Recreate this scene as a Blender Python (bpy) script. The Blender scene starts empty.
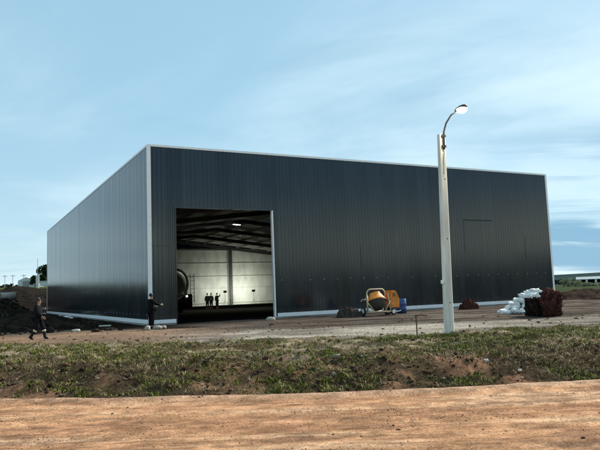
import bpy, math, random
import numpy as np
from mathutils import Vector, Matrix

random.seed(7)
RNG = np.random.default_rng(11)
SC = bpy.context.scene
COL = SC.collection
PI = math.pi

# ------------------------------------------------------------------ camera numbers
PITCH, ROLL, FPX = 0.1043, -0.0375, 634.04          # focal length in pixels of a 600 px wide picture
EYE = 1.6
B0 = (-8.80, 36.62)                                  # near corner of the warehouse on the ground
BROT = 0.489
W, D, HT = 33.37, 50.80, 10.54                       # warehouse width, depth, height
cb, sb = math.cos(BROT), math.sin(BROT)

def bw(X, Y, z=0.0):                                 # warehouse-local -> site
    return (B0[0] + X * cb - Y * sb, B0[1] + X * sb + Y * cb, z)

_f = Vector((0, math.cos(PITCH), math.sin(PITCH)))
_r0 = Vector((1, 0, 0))
_u0 = _r0.cross(_f)
_r = _r0 * math.cos(ROLL) + _u0 * math.sin(ROLL)
_u = -_r0 * math.sin(ROLL) + _u0 * math.cos(ROLL)

# ------------------------------------------------------------------ numpy noise
def _hash(ix, iy, seed):
    n = (ix.astype(np.int64) * 374761393 + iy.astype(np.int64) * 668265263 + seed * 1442695041) & 0x7fffffff
    n = ((n ^ (n >> 13)) * 1274126177) & 0x7fffffff
    n = n ^ (n >> 16)
    return (n & 0xffff) / 65535.0

def vnoise(x, y, seed=0):
    x = np.asarray(x, float); y = np.asarray(y, float)
    ix = np.floor(x); iy = np.floor(y)
    fx = x - ix; fy = y - iy
    fx = fx * fx * (3 - 2 * fx); fy = fy * fy * (3 - 2 * fy)
    a = _hash(ix, iy, seed); b = _hash(ix + 1, iy, seed)
    c = _hash(ix, iy + 1, seed); d = _hash(ix + 1, iy + 1, seed)
    return (a + (b - a) * fx) * (1 - fy) + (c + (d - c) * fx) * fy

def fbm(x, y, seed=0, oct=4):
    t = 0; a = 0.5; s = 0
    x = np.asarray(x, float); y = np.asarray(y, float)
    for o in range(oct):
        t = t + a * vnoise(x * 2 ** o, y * 2 ** o, seed + o * 17); s += a; a *= 0.5
    return t / s

def sst(a, b, x):
    t = np.clip((np.asarray(x, float) - a) / (b - a), 0, 1)
    return t * t * (3 - 2 * t)

# ------------------------------------------------------------------ terrain
def edge(x):
    xx = np.clip(np.asarray(x, float) - 1, -14, 14)
    return 12.9 + 0.018 * xx * xx + 0.25 * (fbm(np.asarray(x, float) * 0.35, np.zeros_like(np.asarray(x, float)), 5, 4) - .5)

def local(x, y):
    dx = x - B0[0]; dy = y - B0[1]
    return dx * cb + dy * sb, -dx * sb + dy * cb

def road_h(x, y):
    e = edge(x)
    t = y - e
    wob = 1.2 * (fbm(x * 0.08, y * 0.08, 3, 2) - .5)
    r = 0.045 * (fbm(x * 0.16 + 5, (y + wob) * 2.1, 9, 3) - .5) * 2
    r = r + 0.02 * (fbm(x * 0.9, y * 6.0, 13, 3) - .5)
    r = r + 0.02 * (fbm(x * 3.0, y * 4.0, 14, 3) - .5)
    lip = 0.07 * np.exp(-((t + 0.35) / 0.3) ** 2)
    return -0.45 + r + lip

def H(x, y):
    x = np.asarray(x, float); y = np.asarray(y, float)
    X, Y = local(x, y)
    t = y - edge(x)
    run = 2.3 + 0.9 * (fbm(x * 0.3, y * 0, 21, 3) - .5)
    up = 0.43 * sst(0, 1, t / run) + 0.02 * sst(2, 6, t)
    lump = 0.30 * (fbm(x * 1.1, y * 1.3, 23, 4) - .5) + 0.26 * (fbm(x * 3.4, y * 3.4, 25, 3) - .5)
    la = sst(0.05, 0.5, t) * (1 - sst(8.0, 10.5, t))
    pad = 0.13 * (fbm(x * 0.5, y * 0.9, 27, 4) - .5) * sst(7, 10, t)
    far0 = np.hypot(x, y)
    z = np.where(t < 0, road_h(x, y), -0.45 + 0.0 + up * 1.0 + lump * la)
    z = z + np.where(t > 0, pad, 0)
    # embankment of spoil on the left of and behind the warehouse
    sd = np.maximum(-X - 1.2 - 0.125 * np.clip(51 - Y, 0, 60), .45 * (Y - 52.0))
    m = sst(0, 3.2, sd) * (1 - sst(14, 45, X))
    L = np.interp(Y, [-5, 8, 38, 51, 75, 106, 183, 293, 900, 3000], [0, .6, 1.9, 2.1, 3.6, 4.6, 5.8, 7.0, 10, 10])
    rough = 0.7 * (fbm(x * 0.33, y * 0.33, 31, 4) - .5) * sst(-6, 6, Y) * (1 - sst(60, 90, Y)) + 0.25 * (fbm(x * 1.3, y * 1.3, 37, 3) - .5) * sst(-6, 2, Y) * (1 - sst(60, 90, Y))
    z = z + m * (L + rough)
    # ridge far to the right
    ridge = sst(330, 640, far0) * (8.2 + 3.0 * (np.arctan2(x, y) - 0.40) * 3) * sst(0.12, 0.3, np.arctan2(x, np.maximum(y, 1)))
    z = z + ridge * (y > 0)
    inside = sst(0.4, 0.0, np.maximum(np.maximum(-X, X - W), np.maximum(-Y, Y - D)))
    z = z * (1 - inside) + inside * (-0.06)
    return z

def h1(x, y):
    return float(H(np.array([x]), np.array([y]))[0])

def gp(px, py, dz=0.0):                              # where the line of sight of a picture point meets the ground
    d = _r * ((px - 300) / FPX) + _u * ((225 - py) / FPX) + _f
    t = np.linspace(6, 400, 12000)
    xs, ys, zs = d.x * t, d.y * t, EYE + d.z * t
    below = zs <= H(xs, ys) + dz
    k = int(np.argmax(below)) if below.any() else len(t) - 1
    return xs[k], ys[k], float(H(xs[k:k+1], ys[k:k+1])[0])

# ------------------------------------------------------------------ materials
def mat(name, color, rough=0.8, spec=0.5, metal=0.0, noise=None, bump=None, emit=None, var=0.25, stretch=(1, 1, 1)):
    m = bpy.data.materials.new(name); m.use_nodes = True
    nt = m.node_tree; n = nt.nodes; l = nt.links
    p = n['Principled BSDF']
    p.inputs['Base Color'].default_value = (*color, 1)
    p.inputs['Roughness'].default_value = rough
    p.inputs['Metallic'].default_value = metal
    p.inputs['Specular IOR Level'].default_value = spec
    tc = n.new('ShaderNodeTexCoord'); mp = n.new('ShaderNodeMapping')
    mp.inputs['Scale'].default_value = stretch
    l.new(tc.outputs['Object'], mp.inputs['Vector'])
    if noise:
        t = n.new('ShaderNodeTexNoise'); t.inputs['Scale'].default_value = noise
        t.inputs['Detail'].default_value = 8; t.inputs['Roughness'].default_value = 0.65
        l.new(mp.outputs['Vector'], t.inputs['Vector'])
        r = n.new('ShaderNodeValToRGB')
        lo = tuple(c * (1 - var) for c in color); hi = tuple(min(1, c * (1 + var)) for c in color)
        r.color_ramp.elements[0].color = (*lo, 1); r.color_ramp.elements[0].position = 0.3
        r.color_ramp.elements[1].color = (*hi, 1); r.color_ramp.elements[1].position = 0.7
        l.new(t.outputs['Fac'], r.inputs['Fac']); l.new(r.outputs['Color'], p.inputs['Base Color'])
    if bump:
        t2 = n.new('ShaderNodeTexNoise'); t2.inputs['Scale'].default_value = bump[0]; t2.inputs['Detail'].default_value = 6
        l.new(mp.outputs['Vector'], t2.inputs['Vector'])
        b = n.new('ShaderNodeBump'); b.inputs['Strength'].default_value = bump[1]; b.inputs['Distance'].default_value = bump[2]
        l.new(t2.outputs['Fac'], b.inputs['Height']); l.new(b.outputs['Normal'], p.inputs['Normal'])
    if emit:
        p.inputs['Emission Color'].default_value = (*emit[0], 1); p.inputs['Emission Strength'].default_value = emit[1]
    return m

def attr_mat(name, rough=0.95, nscale=14, nvar=(0.55, 1.35), bump=((9, .6, .05), (45, .5, .02)), stretch=(1, 1, 1), spec=0.0):
    m = bpy.data.materials.new(name); m.use_nodes = True
    nt = m.node_tree; n = nt.nodes; l = nt.links
    p = n['Principled BSDF']; p.inputs['Roughness'].default_value = rough; p.inputs['Specular IOR Level'].default_value = spec
    a = n.new('ShaderNodeAttribute'); a.attribute_name = 'soil'
    tc = n.new('ShaderNodeTexCoord'); mp = n.new('ShaderNodeMapping'); mp.inputs['Scale'].default_value = stretch
    l.new(tc.outputs['Object'], mp.inputs['Vector'])
    col = a.outputs['Color']
    for sc_, det, lo, hi in ((nscale, 9, nvar[0], nvar[1]), (nscale * 0.12, 4, 0.8, 1.2)):
        t = n.new('ShaderNodeTexNoise'); t.inputs['Scale'].default_value = sc_; t.inputs['Detail'].default_value = det
        t.inputs['Roughness'].default_value = 0.7
        l.new(mp.outputs['Vector'], t.inputs['Vector'])
        mr = n.new('ShaderNodeMapRange'); mr.inputs['From Min'].default_value = 0.3; mr.inputs['From Max'].default_value = 0.7
        mr.inputs['To Min'].default_value = lo; mr.inputs['To Max'].default_value = hi
        l.new(t.outputs['Fac'], mr.inputs['Value'])
        mx = n.new('ShaderNodeVectorMath'); mx.operation = 'SCALE'
        l.new(col, mx.inputs[0]); l.new(mr.outputs['Result'], mx.inputs['Scale']); col = mx.outputs['Vector']
    l.new(col, p.inputs['Base Color'])
    prev = None
    for sc_, st, di in bump:
        t2 = n.new('ShaderNodeTexNoise'); t2.inputs['Scale'].default_value = sc_; t2.inputs['Detail'].default_value = 7
        t2.inputs['Roughness'].default_value = 0.7
        l.new(mp.outputs['Vector'], t2.inputs['Vector'])
        b = n.new('ShaderNodeBump'); b.inputs['Strength'].default_value = st; b.inputs['Distance'].default_value = di
        l.new(t2.outputs['Fac'], b.inputs['Height'])
        if prev: l.new(prev, b.inputs['Normal'])
        prev = b.outputs['Normal']
    l.new(prev, p.inputs['Normal'])
    return m

# ------------------------------------------------------------------ mesh helpers
class MB:
    def __init__(s): s.v = []; s.f = []
    def add(s, vs, fs):
        k = len(s.v); s.v += [tuple(v) for v in vs]; s.f += [tuple(i + k for i in f) for f in fs]; return s
    def box(s, x0, x1, y0, y1, z0, z1, rot=0, c=(0, 0)):
        vs = [(x, y, z) for z in (z0, z1) for x, y in ((x0, y0), (x1, y0), (x1, y1), (x0, y1))]
        if rot:
            ca, sa = math.cos(rot), math.sin(rot)
            vs = [(c[0] + (x - c[0]) * ca - (y - c[1]) * sa, c[1] + (x - c[0]) * sa + (y - c[1]) * ca, z) for x, y, z in vs]
        return s.add(vs, [(0, 3, 2, 1), (4, 5, 6, 7), (0, 1, 5, 4), (1, 2, 6, 5), (2, 3, 7, 6), (3, 0, 4, 7)])
    def bar(s, p, q, w, h, up=(0, 0, 1)):
        p, q = Vector(p), Vector(q); d = (q - p).normalized(); up = Vector(up)
        if abs(d.dot(up)) > .98: up = Vector((1, 0, 0))
        r = d.cross(up).normalized(); u = r.cross(d)
        vs = []
        for o in (p, q):
            vs += [o - r * w / 2 - u * h / 2, o + r * w / 2 - u * h / 2, o + r * w / 2 + u * h / 2, o - r * w / 2 + u * h / 2]
        return s.add(vs, [(0, 3, 2, 1), (4, 5, 6, 7), (0, 1, 5, 4), (1, 2, 6, 5), (2, 3, 7, 6), (3, 0, 4, 7)])
    def tube(s, pts, r, n=8, cap=True):
        pts = [Vector(p) for p in pts]; rs = r if isinstance(r, (list, tuple)) else [r] * len(pts)
        base = len(s.v); ref = None
        for i, p in enumerate(pts):
            d = (pts[min(i + 1, len(pts) - 1)] - pts[max(i - 1, 0)]).normalized()
            if ref is None:
                ref = Vector((0, 0, 1)) if abs(d.z) < .9 else Vector((1, 0, 0))
            a = d.cross(ref).normalized(); b = a.cross(d).normalized(); ref = b
            for k in range(n):
                t = 2 * PI * k / n
                s.v.append(tuple(p + (a * math.cos(t) + b * math.sin(t)) * rs[i]))
        for i in range(len(pts) - 1):
            for k in range(n):
                k2 = (k + 1) % n
                s.f.append((base + i * n + k, base + i * n + k2, base + (i + 1) * n + k2, base + (i + 1) * n + k))
        if cap:
            s.f.append(tuple(base + k for k in range(n))[::-1]); e = base + (len(pts) - 1) * n
            s.f.append(tuple(e + k for k in range(n)))
        return s
    def lathe(s, prof, o=(0, 0, 0), axis=(0, 0, 1), n=20):
        ax = Vector(axis).normalized(); t = Vector((1, 0, 0)) if abs(ax.x) < .9 else Vector((0, 1, 0))
        a = ax.cross(t).normalized(); b = ax.cross(a); o = Vector(o); base = len(s.v)
        for r, h in prof:
            for k in range(n):
                th = 2 * PI * k / n
                s.v.append(tuple(o + ax * h + (a * math.cos(th) + b * math.sin(th)) * r))
        for i in range(len(prof) - 1):
            for k in range(n):
                k2 = (k + 1) % n
                s.f.append((base + i * n + k, base + i * n + k2, base + (i + 1) * n + k2, base + (i + 1) * n + k))
        return s
    def prism(s, poly, z0, z1):
        n = len(poly)
        vs = [(x, y, z0) for x, y in poly] + [(x, y, z1) for x, y in poly]
        return s.add(vs, [tuple(range(n))[::-1], tuple(range(n, 2 * n))] + [(i, (i + 1) % n, n + (i + 1) % n, n + i) for i in range(n)])
    def build(s, name, m, parent=None, smooth=False, bevel=0):
        me = bpy.data.meshes.new(name); me.from_pydata(s.v, [], s.f); me.update()
        import bmesh
        bm = bmesh.new(); bm.from_mesh(me); bmesh.ops.recalc_face_normals(bm, faces=bm.faces[:])
        if bevel:
            bmesh.ops.bevel(bm, geom=[e for e in bm.edges if len(e.link_faces) == 2 and e.calc_face_angle(0) > .6], offset=bevel, segments=2, affect='EDGES', clamp_overlap=True)
        bm.to_mesh(me); bm.free()
        if smooth: me.shade_smooth()
        o = bpy.data.objects.new(name, me); COL.objects.link(o)
        if m: me.materials.append(m)
        if parent: o.parent = parent
        return o

def fast_mesh(name, verts, faces, m, cols=None, smooth=False, loose_size=None):
    verts = np.asarray(verts, np.float32); faces = np.asarray(faces, np.int32)
    me = bpy.data.meshes.new(name); nf, k = faces.shape
    me.vertices.add(len(verts)); me.vertices.foreach_set('co', verts.ravel())
    me.loops.add(nf * k); me.loops.foreach_set('vertex_index', faces.ravel())
    me.polygons.add(nf); me.polygons.foreach_set('loop_start', np.arange(0, nf * k, k, dtype=np.int32))
    me.update(calc_edges=True)
    if cols is not None:
        at = me.color_attributes.new('soil', 'FLOAT_COLOR', 'POINT')
        c = np.ones((len(verts), 4), np.float32); c[:, :3] = cols
        at.data.foreach_set('color', c.ravel())
    if smooth: me.shade_smooth()
    o = bpy.data.objects.new(name, me); COL.objects.link(o)
    me.materials.append(m)
    return o

def tag(o, label=None, cat=None, group=None, kind=None):
    if label: o['label'] = label
    if cat: o['category'] = cat
    if group: o['group'] = group
    if kind: o['kind'] = kind
    return o

def thing(name, label, cat, loc=(0, 0, 0), rz=0, group=None):
    o = bpy.data.objects.new(name, None); COL.objects.link(o)
    o.location = loc; o.rotation_euler = (0, 0, rz); o.empty_display_size = .3
    return tag(o, label, cat, group)

def lump(name, m, size, n=3, amp=0.18, freq=2.0, seed=0, flat=0.0, parent=None, smooth=True, power=1.0):
    import bmesh
    from mathutils import noise as mn
    bm = bmesh.new(); bmesh.ops.create_icosphere(bm, subdivisions=n, radius=1)
    off = Vector((seed * 3.1, seed * 1.7, seed * 5.3))
    for v in bm.verts:
        d = v.co.normalized()
        k = 1 + amp * mn.fractal(d * freq + off, 0.8, 2.0, 4)
        c = Vector([math.copysign(abs(q) ** power, q) for q in d]) * k
        z = c.z * size[2]
        if flat and z < -flat * size[2]: z = -flat * size[2]
        v.co = (c.x * size[0], c.y * size[1], z)
    me = bpy.data.meshes.new(name); bm.to_mesh(me); bm.free()
    if smooth: me.shade_smooth()
    me.materials.append(m)
    o = bpy.data.objects.new(name, me); COL.objects.link(o)
    if parent: o.parent = parent
    return o

# ------------------------------------------------------------------ world and light
SUN_AZ, SUN_EL = math.radians(53), math.radians(36)
world = bpy.data.worlds.new("World"); SC.world = world; world.use_nodes = True
nt = world.node_tree; n = nt.nodes; l = nt.links
bg = n['Background']; bg.inputs['Strength'].default_value = 0.10
sky = n.new('ShaderNodeTexSky'); sky.sky_type = 'NISHITA'; sky.sun_disc = False
sky.sun_elevation = SUN_EL; sky.sun_rotation = SUN_AZ; sky.air_density = 1.0; sky.dust_density = 0.6; sky.ozone_density = 1.6
tc = n.new('ShaderNodeTexCoord'); sep = n.new('ShaderNodeSeparateXYZ'); l.new(tc.outputs['Generated'], sep.inputs[0])
def math_node(op, a, b=None, clamp=False):
    k = n.new('ShaderNodeMath'); k.operation = op; k.use_clamp = clamp
    for i, v in enumerate((a, b)):
        if v is None: continue
        if isinstance(v, (int, float)): k.inputs[i].default_value = v
        else: l.new(v, k.inputs[i])
    return k.outputs[0]
zz = math_node('MAXIMUM', sep.outputs['Z'], 0.0)
den = math_node('ADD', zz, 0.16)
ux = math_node('DIVIDE', sep.outputs['X'], den); uy = math_node('DIVIDE', sep.outputs['Y'], den)
comb = n.new('ShaderNodeCombineXYZ'); l.new(ux, comb.inputs[0]); l.new(uy, comb.inputs[1])
def cloud(scale, detail, lo, hi, off, dist=0.6, sx=1.0, sy=1.0):
    mp = n.new('ShaderNodeMapping'); mp.inputs['Location'].default_value = off; mp.inputs['Scale'].default_value = (sx, sy, 1)
    l.new(comb.outputs[0], mp.inputs['Vector'])
    t = n.new('ShaderNodeTexNoise'); t.inputs['Scale'].default_value = scale; t.inputs['Detail'].default_value = detail
    t.inputs['Roughness'].default_value = 0.55; t.inputs['Distortion'].default_value = dist
    l.new(mp.outputs[0], t.inputs['Vector'])
    mr = n.new('ShaderNodeMapRange'); mr.interpolation_type = 'SMOOTHSTEP'
    mr.inputs['From Min'].default_value = lo; mr.inputs['From Max'].default_value = hi
    l.new(t.outputs['Fac'], mr.inputs['Value'])
    return mr.outputs['Result']
def mix(fac, a, b):
    k = n.new('ShaderNodeMix'); k.data_type = 'RGBA'
    if isinstance(fac, (int, float)): k.inputs[0].default_value = fac
    else: l.new(fac, k.inputs[0])
    for i, v in ((6, a), (7, b)):
        if isinstance(v, tuple): k.inputs[i].default_value = (*v, 1)
        else: l.new(v, k.inputs[i])
    return k.outputs[2]
c0 = mix(0.80, sky.outputs['Color'], (1.95, 3.35, 4.15))                     # thin even veil
c1 = mix(math_node('MULTIPLY', cloud(0.42, 7, 0.36, 0.66, (3.1, 1.7, 0)), 0.85), c0, (4.4, 5.4, 5.7))      # bright thin cloud
c2 = mix(math_node('MULTIPLY', cloud(1.1, 7, 0.52, 0.75, (8.4, 2.6, 0), 0.8, 0.6, 1.0), 0.55), c1, (1.6, 2.9, 3.8))   # grey-blue wisps
low = n.new('ShaderNodeMapRange'); low.interpolation_type = 'SMOOTHSTEP'
low.inputs['From Min'].default_value = 0.24; low.inputs['From Max'].default_value = 0.17; l.new(sep.outputs['Z'], low.inputs['Value'])
hz = n.new('ShaderNodeMapRange'); hz.interpolation_type = 'SMOOTHSTEP'; hz.inputs['From Min'].default_value = .34; hz.inputs['From Max'].default_value = 0.0; hz.inputs['To Max'].default_value = .22; l.new(sep.outputs['Z'], hz.inputs['Value'])
c2 = mix(hz.outputs['Result'], c2, (4.3, 5.2, 5.5))       # pale air near the horizon
rgt = n.new('ShaderNodeMapRange'); rgt.interpolation_type = 'SMOOTHSTEP'; rgt.inputs['From Min'].default_value = -.05; rgt.inputs['From Max'].default_value = .36; rgt.inputs['To Min'].default_value = .1; l.new(sep.outputs['X'], rgt.inputs['Value'])
c3 = mix(math_node('MULTIPLY', math_node('MULTIPLY', cloud(1.1, 6, 0.40, 0.56, (1.3, 6.1, 0), 0.6, 0.35, 1.0), math_node('MULTIPLY', low.outputs['Result'], rgt.outputs['Result'])), 0.85), c2, (1.15, 2.4, 3.5))
dotn = n.new('ShaderNodeVectorMath'); dotn.operation = 'DOT_PRODUCT'; l.new(tc.outputs['Generated'], dotn.inputs[0]); dotn.inputs[1].default_value = (.80, -.60, 0)
side = n.new('ShaderNodeMapRange'); side.interpolation_type = 'SMOOTHSTEP'; side.inputs['From Min'].default_value = .35; side.inputs['From Max'].default_value = .95; l.new(dotn.outputs['Value'], side.inputs['Value'])
band = n.new('ShaderNodeMapRange'); band.interpolation_type = 'SMOOTHSTEP'; band.inputs['From Min'].default_value = .17; band.inputs['From Max'].default_value = .06; l.new(sep.outputs['Z'], band.inputs['Value'])
ydir = n.new('ShaderNodeMapRange'); ydir.interpolation_type = 'SMOOTHSTEP'; ydir.inputs['From Min'].default_value = .25; ydir.inputs['From Max'].default_value = -.65; l.new(sep.outputs['Y'], ydir.inputs['Value'])
rear = mix(math_node('MULTIPLY', ydir.outputs['Result'], .8), c3, (1.9, 3.0, 4.0))       # duller cloud behind
c4 = mix(math_node('MULTIPLY', side.outputs['Result'], band.outputs['Result']), rear, (7.0, 7.0, 5.6))     # evening light low in the sky
l.new(c4, bg.inputs['Color'])

sd = bpy.data.lights.new('sun', 'SUN'); sd.energy = 3.4; sd.angle = math.radians(10); sd.color = (1, .94, .86)
so = bpy.data.objects.new('sun', sd); COL.objects.link(so); so.location = (30, 20, 40)
sdir = Vector((math.sin(SUN_AZ) * math.cos(SUN_EL), math.cos(SUN_AZ) * math.cos(SUN_EL), math.sin(SUN_EL)))
so.rotation_euler = (-sdir).to_track_quat('-Z', 'Y').to_euler()

# ------------------------------------------------------------------ camera
cd = bpy.data.cameras.new('camera'); cam = bpy.data.objects.new('camera', cd); COL.objects.link(cam)
cd.sensor_width = 36; cd.lens = FPX / 600 * 36; cd.clip_end = 6000; cd.clip_start = .1
cam.matrix_world = Matrix(((_r.x, _u.x, -_f.x, 0), (_r.y, _u.y, -_f.y, 0), (_r.z, _u.z, -_f.z, EYE), (0, 0, 0, 1)))
SC.camera = cam
SC.view_settings.view_transform = 'Standard'; SC.view_settings.look = 'None'
SC.view_settings.exposure = 0.95; SC.view_settings.gamma = 1; SC.view_settings.use_curve_mapping = False

# ------------------------------------------------------------------ ground sheet
def axis(lo, hi, step, far, g=1.13):
    c = list(np.arange(lo, hi + step / 2, step)); s = step; a = [c[0]]
    while a[-1] > -far: s *= g; a.append(a[-1] - s)
    s = step; b = [c[-1]]
    while b[-1] < far: s *= g; b.append(b[-1] + s)
    return np.array(a[1:][::-1] + c + b[1:])
gx = axis(-17, 18, 0.11, 3500, 1.06); gy = axis(12, 34, 0.11, 3500, 1.06)
GX, GY = np.meshgrid(gx, gy)
gxf, gyf = GX.ravel(), GY.ravel()
gz = H(gxf, gyf)
tt = gyf - edge(gxf)
gz = np.where(tt < -0.15, gz - 0.12, gz)
def soil_color(x, y):
    X, Y = local(x, y); t = y - edge(x); r = np.hypot(x, y)
    def lerp(c, col, k): return c * (1 - k[:, None]) + np.array(col) * k[:, None]
    c = np.tile(np.array([.125, .10, .08]), (len(x), 1))                   # trampled site dirt
    n1 = fbm(x * 0.22, y * 0.9, 41, 4); n2 = fbm(x * 0.6, y * 0.6, 43, 4); n3 = fbm(x * 1.7, y * 2.3, 45, 3)
    c = lerp(c, (.26, .215, .17), sst(.5, .7, n1) * .8)
    c = lerp(c, (.055, .043, .036), sst(.48, .68, fbm(x * .25, y * 1.3, 53, 5)) * .85)
    # pale sandy strip beyond the grass
    k = sst(8.2, 9.4, t + 1.6 * (n2 - .5)) * (1 - sst(13.2, 16, t + 3 * (n1 - .5))) * sst(-8, -2.5, x + 3 * (n2 - .5))
    c = lerp(c, (.48, .425, .345), k * (0.35 + .65 * sst(.35, .6, fbm(x * .35, y * 1.6, 55, 4))) * (1 - .45 * sst(5, 9, x)))
    # reddish track on the left
    k = sst(8.0, 9.0, t + 1.2 * (n2 - .5)) * (1 - sst(16.0, 18.5, t)) * (1 - sst(-7, -2, x + 3 * (n2 - .5)))
    c = lerp(c, (.33, .215, .14), k * (.55 + .45 * sst(.35, .6, n1)))
    # bank and verge soil
    k = (1 - sst(7.6, 9.2, t + 2.4 * (n2 - .5)))
    c = lerp(c, (.115, .088, .048), k)
    c = lerp(c, (.42, .33, .22), k * sst(.46, .62, fbm(x * .8, y * 1.4, 47, 4)) * sst(2.2, 3.4, t))
    k = (1 - sst(2.4, 3.6, t + 2.0 * (n2 - .5)))
    c = lerp(c, (.10, .072, .043), k * .9)
    c = lerp(c, (.36, .20, .12), k * sst(.52, .68, fbm(x * .9, y * .9, 49, 3)) * .8)
    c = lerp(c, (.33, .21, .13), 1 - sst(-.1, .15, t))
    # dark spoil at the left
    sdv = np.maximum(-X + 3.0, Y - 51.0)
    k = sst(0, 3, sdv) * sst(17.0, 18.6, t + 1.2 * (n2 - .5)) * (1 - sst(20, 40, X))
    c = lerp(c, (.026, .021, .017), k)
    c = lerp(c, (.015, .0125, .011), k * sst(46, 50, Y))
    k2 = k * sst(66, 84, Y + 10 * (n2 - .5))
    c = lerp(c, (.065, .085, .03), k2)
    k2 = k * np.exp(-((Y - 43) / 2.0) ** 2)
    c = lerp(c, (.055, .065, .028), k2 * .6)
    k2 = sst(150, 165, Y) * (1 - sst(190, 215, Y)) * (X < 30)
    c = lerp(c, (.26, .25, .16), k2)
    # fields on the right
    k = sst(55, 80, r) * sst(12, 28, X)
    c = lerp(c, (.042, .062, .027), k * (0.75 + .25 * sst(.3, .6, n2)))
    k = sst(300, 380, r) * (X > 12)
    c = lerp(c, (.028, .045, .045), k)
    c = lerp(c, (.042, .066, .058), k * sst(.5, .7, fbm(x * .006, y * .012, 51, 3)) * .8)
    k = (y < -8).astype(float) * sst(-8, -16, y) if False else np.clip((-8 - y) / 8, 0, 1)
    c = lerp(c, (.06, .075, .03), k)
    return c
nx, ny = len(gx), len(gy)
idx = np.arange(nx * ny).reshape(ny, nx)
gf = np.stack([idx[:-1, :-1], idx[:-1, 1:], idx[1:, 1:], idx[1:, :-1]], -1).reshape(-1, 4)
M_soil = attr_mat('site_soil', nscale=9, nvar=(.35, 1.6), bump=((7, .9, .08), (28, .8, .03)))
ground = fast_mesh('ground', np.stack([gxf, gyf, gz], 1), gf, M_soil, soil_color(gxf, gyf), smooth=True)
tag(ground, kind='structure')

# ------------------------------------------------------------------ dirt road
rx = np.concatenate([np.arange(-80, -14, .5), np.arange(-14, 14, .06), np.arange(14, 80, .5)])
rs = np.concatenate([np.linspace(-16, -11, 20, endpoint=False), np.linspace(-11, 0.12, 190)])
RX, RS = np.meshgrid(rx, rs)
RYv = RS + edge(RX)
RZ = road_h(RX, RYv) + np.where(RS > 0, -0.03 - 0.2 * RS, 0) + 0.006
def road_color(x, y):
    t = y - edge(x)
    wob = 1.0 * (fbm(x * .08, y * .08, 3, 2) - .5)
    s1 = fbm(x * .22, (y + wob) * 2.2, 61, 5); s2 = fbm(x * .9, (y + wob) * 10.0, 63, 5); s3 = fbm(x * .45, y * .7, 65, 4)
    c = np.tile(np.array([.51, .28, .152]), (len(x), 1))
    def lerp(c, col, k): return c * (1 - k[:, None]) + np.array(col) * k[:, None]
    c = lerp(c, (.61, .385, .235), sst(.5, .68, s1) * .8)
    c = lerp(c, (.33, .17, .095), sst(.52, .70, 1 - s1) * .6)
    c = lerp(c, (.19, .11, .07), sst(.54, .72, s2) * .6)
    c = lerp(c, (.145, .085, .075), sst(.50, .66, s3) * sst(-1, 4, x) * (1 - sst(-5.2, -3.6, t)) * .85)
    c = lerp(c, (.54, .35, .235), np.exp(-((t + .30) / .22) ** 2) * .75)
    s4 = fbm(x * 1.4, y * 2.4, 67, 4); s5 = fbm(x * 5, y * 7, 69, 3)
    c = c * (.90 + .20 * sst(.3, .7, s4))[:, None] * (.80 + .40 * sst(.3, .7, s5))[:, None]
    return c
nrx, nrs = len(rx), len(rs)
idx = np.arange(nrx * nrs).reshape(nrs, nrx)
rf = np.stack([idx[:-1, :-1], idx[:-1, 1:], idx[1:, 1:], idx[1:, :-1]], -1).reshape(-1, 4)
M_road = attr_mat('road_clay', nscale=26, nvar=(.45, 1.55), bump=((9, .9, .05), (40, .9, .025)), stretch=(1, 1.1, 1))
road = fast_mesh('dirt_road', np.stack([RX.ravel(), RYv.ravel(), RZ.ravel()], 1), rf, M_road, road_color(RX.ravel(), RYv.ravel()), smooth=True)
tag(road, kind='structure')

# ------------------------------------------------------------------ grass on the verge (stuff)
def blade_cloud(name, x, y, hgt, wid, lean, cols, m, kind='stuff'):
    N = len(x); z = H(x, y) - 0.01
    th = RNG.uniform(0, 2 * PI, N); ph = RNG.uniform(0, 2 * PI, N)
    wx, wy = np.cos(th) * wid / 2, np.sin(th) * wid / 2
    lx, ly = np.cos(ph) * lean * hgt, np.sin(ph) * lean * hgt
    v = np.zeros((N, 5, 3))
    v[:, 0] = np.stack([x - wx, y - wy, z], 1); v[:, 1] = np.stack([x + wx, y + wy, z], 1)
    mz = z + hgt * .6
    v[:, 2] = np.stack([x + wx * .75 + lx * .4, y + wy * .75 + ly * .4, mz], 1)
    v[:, 3] = np.stack([x - wx * .75 + lx * .4, y - wy * .75 + ly * .4, mz], 1)
    v[:, 4] = np.stack([x + lx, y + ly, z + hgt * (1 - .35 * np.minimum(lean, 1.6))], 1)
    b = (np.arange(N) * 5)[:, None]
    f = np.concatenate([b + np.array([0, 1, 2]), b + np.array([0, 2, 3]), b + np.array([3, 2, 4])])
    o = fast_mesh(name, v.reshape(-1, 3), f, m, np.repeat(cols, 5, 0))
    return tag(o, kind=kind)
M_grass = attr_mat('grass_blades', rough=.6, nscale=3, nvar=(.8, 1.2), bump=((20, .1, .01),), spec=.08)

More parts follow.
